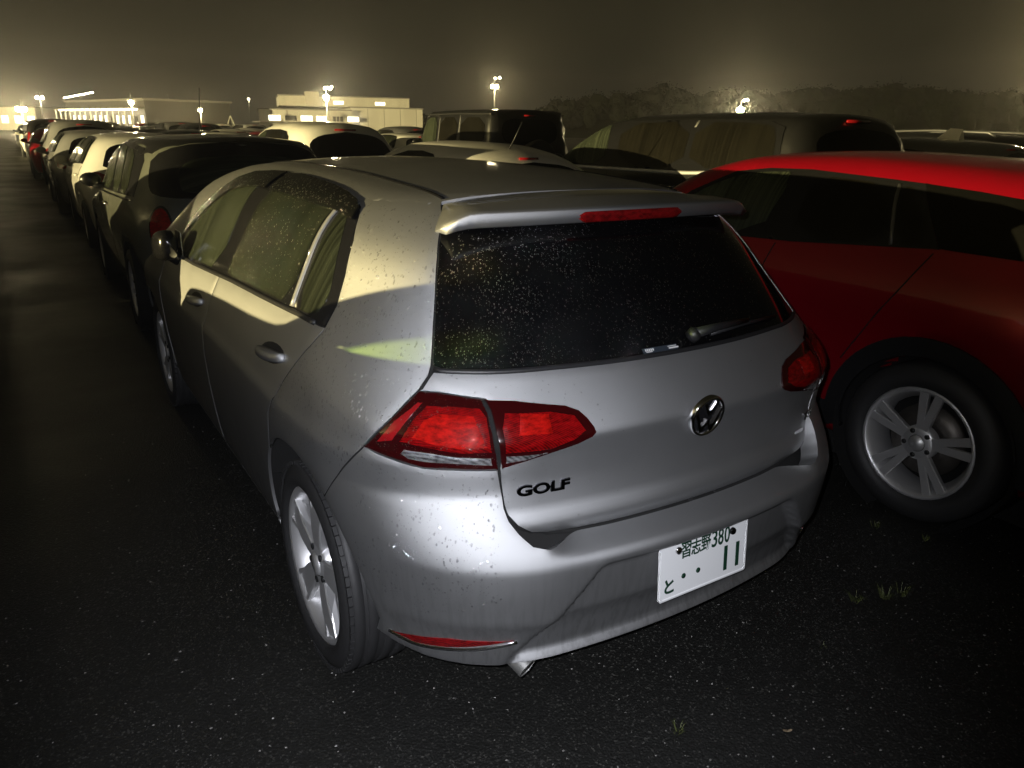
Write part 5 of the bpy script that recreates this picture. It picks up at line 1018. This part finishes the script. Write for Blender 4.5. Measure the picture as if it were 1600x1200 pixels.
for i, (b1, b2) in enumerate(((10.55, 11.35), (12.45, 13.4))):
    t = thing('gantry', 'left white A-frame gantry beyond the rows' if i == 0 else 'right white A-frame gantry beyond the rows', 'gantry', (0, 0, 0), 0, 'A-frame gantries'); c = at((b1+b2)/2, 140); t.location = c; a, d_ = at(b1, 140)-c, at(b2, 140)-c
    for e_ in (a, d_): m_ = MB(); m_.tube([e_, (0, 0, 3.1)], .08, 6); m_.build('leg', wallm, t)
    m_ = MB(); m_.tube([a*.5+Vector((0, 0, 1.55)), d_*.5+Vector((0, 0, 1.55))], .06, 6); m_.build('brace', wallm, t)
# wooded ridge
leafm, nt, b = nodes('night_foliage'); n_ = tex_noise(nt, .35, 3, objco(nt)); nt.links.new(ramp(nt, n_.outputs[0], [(.3, (.005, .006, .003)), (.7, (.012, .014, .007))]), b.inputs['Base Color']); b.inputs['Roughness'].default_value = 1.; b.inputs['Specular IOR Level'].default_value = 0.
V = []; F = []; prof = [(20, .012), (27, .014), (33, .017), (35.9, .032), (38, .041), (40.5, .046), (42.5, .052), (45, .047), (49.8, .046), (53.3, .052), (57.5, .052), (60, .048), (62.5, .046), (68, .042), (80, .03)]
pb_ = np.array([p_[0] for p_ in prof]); pe = np.array([p_[1] for p_ in prof]); Dt = 235; hv = []; tr_ = np.random.default_rng(9)
bs = np.linspace(20, 80, 90)
hb_ = MB(); HV = []; HF = []
for i, bb in enumerate(bs):
    h = max(.5, (np.interp(bb, pb_, pe)*Dt+1.57)*.80); HV += [tuple(at(bb, Dt-30, -.2)), tuple(at(bb, Dt, h)), tuple(at(bb, Dt+45, h*.9)), tuple(at(bb, Dt+90, -.2))]
for i in range(89):
    for k in range(3): HF.append((i*4+k, i*4+k+1, i*4+k+5, i*4+k+4))
hill = obj('hill', mesh('hill', HV, HF, True, leafm), None, None, 'structure')
bn, bm2_ = 9, 6
for b0 in np.arange(20, 80, .36):
    for layer in range(2):
        bb = b0+tr_.uniform(-.3, .3); d_ = Dt+tr_.uniform(-12, 14)-layer*14; topz = (np.interp(bb, pb_, pe)+tr_.normal(0, .0024))*d_+1.57; topz *= (1-.22*layer); cr_ = min(4.2, max(1.2, topz*.30))*tr_.uniform(.65, 1.15); c = np.array(at(bb, d_, topz-cr_)); ph = tr_.uniform(0, 6.28, 4); i0 = len(V)
        def surf(u): return cr_*(1+.16*math.sin(u[0]*4+ph[0])*math.cos(u[2]*5+ph[1])+.12*math.sin(u[1]*7+ph[2]))
        for i in range(bm2_+1):
            for k in range(bn):
                t_, p_ = math.pi*i/bm2_, 2*math.pi*k/bn; u = np.array([math.sin(t_)*math.cos(p_), math.sin(t_)*math.sin(p_), math.cos(t_)]); r_ = surf(u)*.86; V.append(c+u*np.array([r_, r_, r_*(1.1 if u[2] > 0 else 2.2)]))
        F += [(i0+i*bn+k, i0+(i+1)*bn+k, i0+(i+1)*bn+(k+1) % bn, i0+i*bn+(k+1) % bn) for i in range(bm2_) for k in range(bn)]
        for k in range(240):
            u = tr_.normal(size=3); u /= np.linalg.norm(u); r_ = surf(u)*tr_.uniform(.84, 1.08); p_ = c+u*np.array([r_, r_, r_*(1.1 if u[2] > 0 else 2.2)]); s_ = tr_.uniform(.16, .46); t1 = tr_.normal(size=3); t1 /= np.linalg.norm(t1); t2 = np.cross(t1, u+.01); i0 = len(V)
            V += [p_+t1*s_, p_+t2*s_*.8, p_-t1*s_*.9, p_-t2*s_]; F.append((i0, i0+1, i0+2, i0+3))
tw = obj('treeline', mesh('treeline', V, F, False, leafm), None, None, 'stuff'); tag(tw, 'dark wooded ridge fading into the mist behind the minivan', 'woods')
# ------------------------------------------------------------------ misty rain in the air
hz = MB(); hz.box((120, 170, 19.5), (620, 620, 41)); hm_ = bpy.data.materials.new('misty_air'); hm_.use_nodes = True; nt = hm_.node_tree; nt.nodes.clear(); o_ = nt.nodes.new('ShaderNodeOutputMaterial'); pv = nt.nodes.new('ShaderNodeVolumePrincipled')
pv.inputs['Color'].default_value = (.85, .84, .80, 1); pv.inputs['Density'].default_value = .0013; pv.inputs['Anisotropy'].default_value = .87; nt.links.new(pv.outputs[0], o_.inputs['Volume'])
ho = hz.build('haze', hm_, None, 'stuff'); tag(ho, 'thin misty drizzle filling the air over the lot', 'haze')
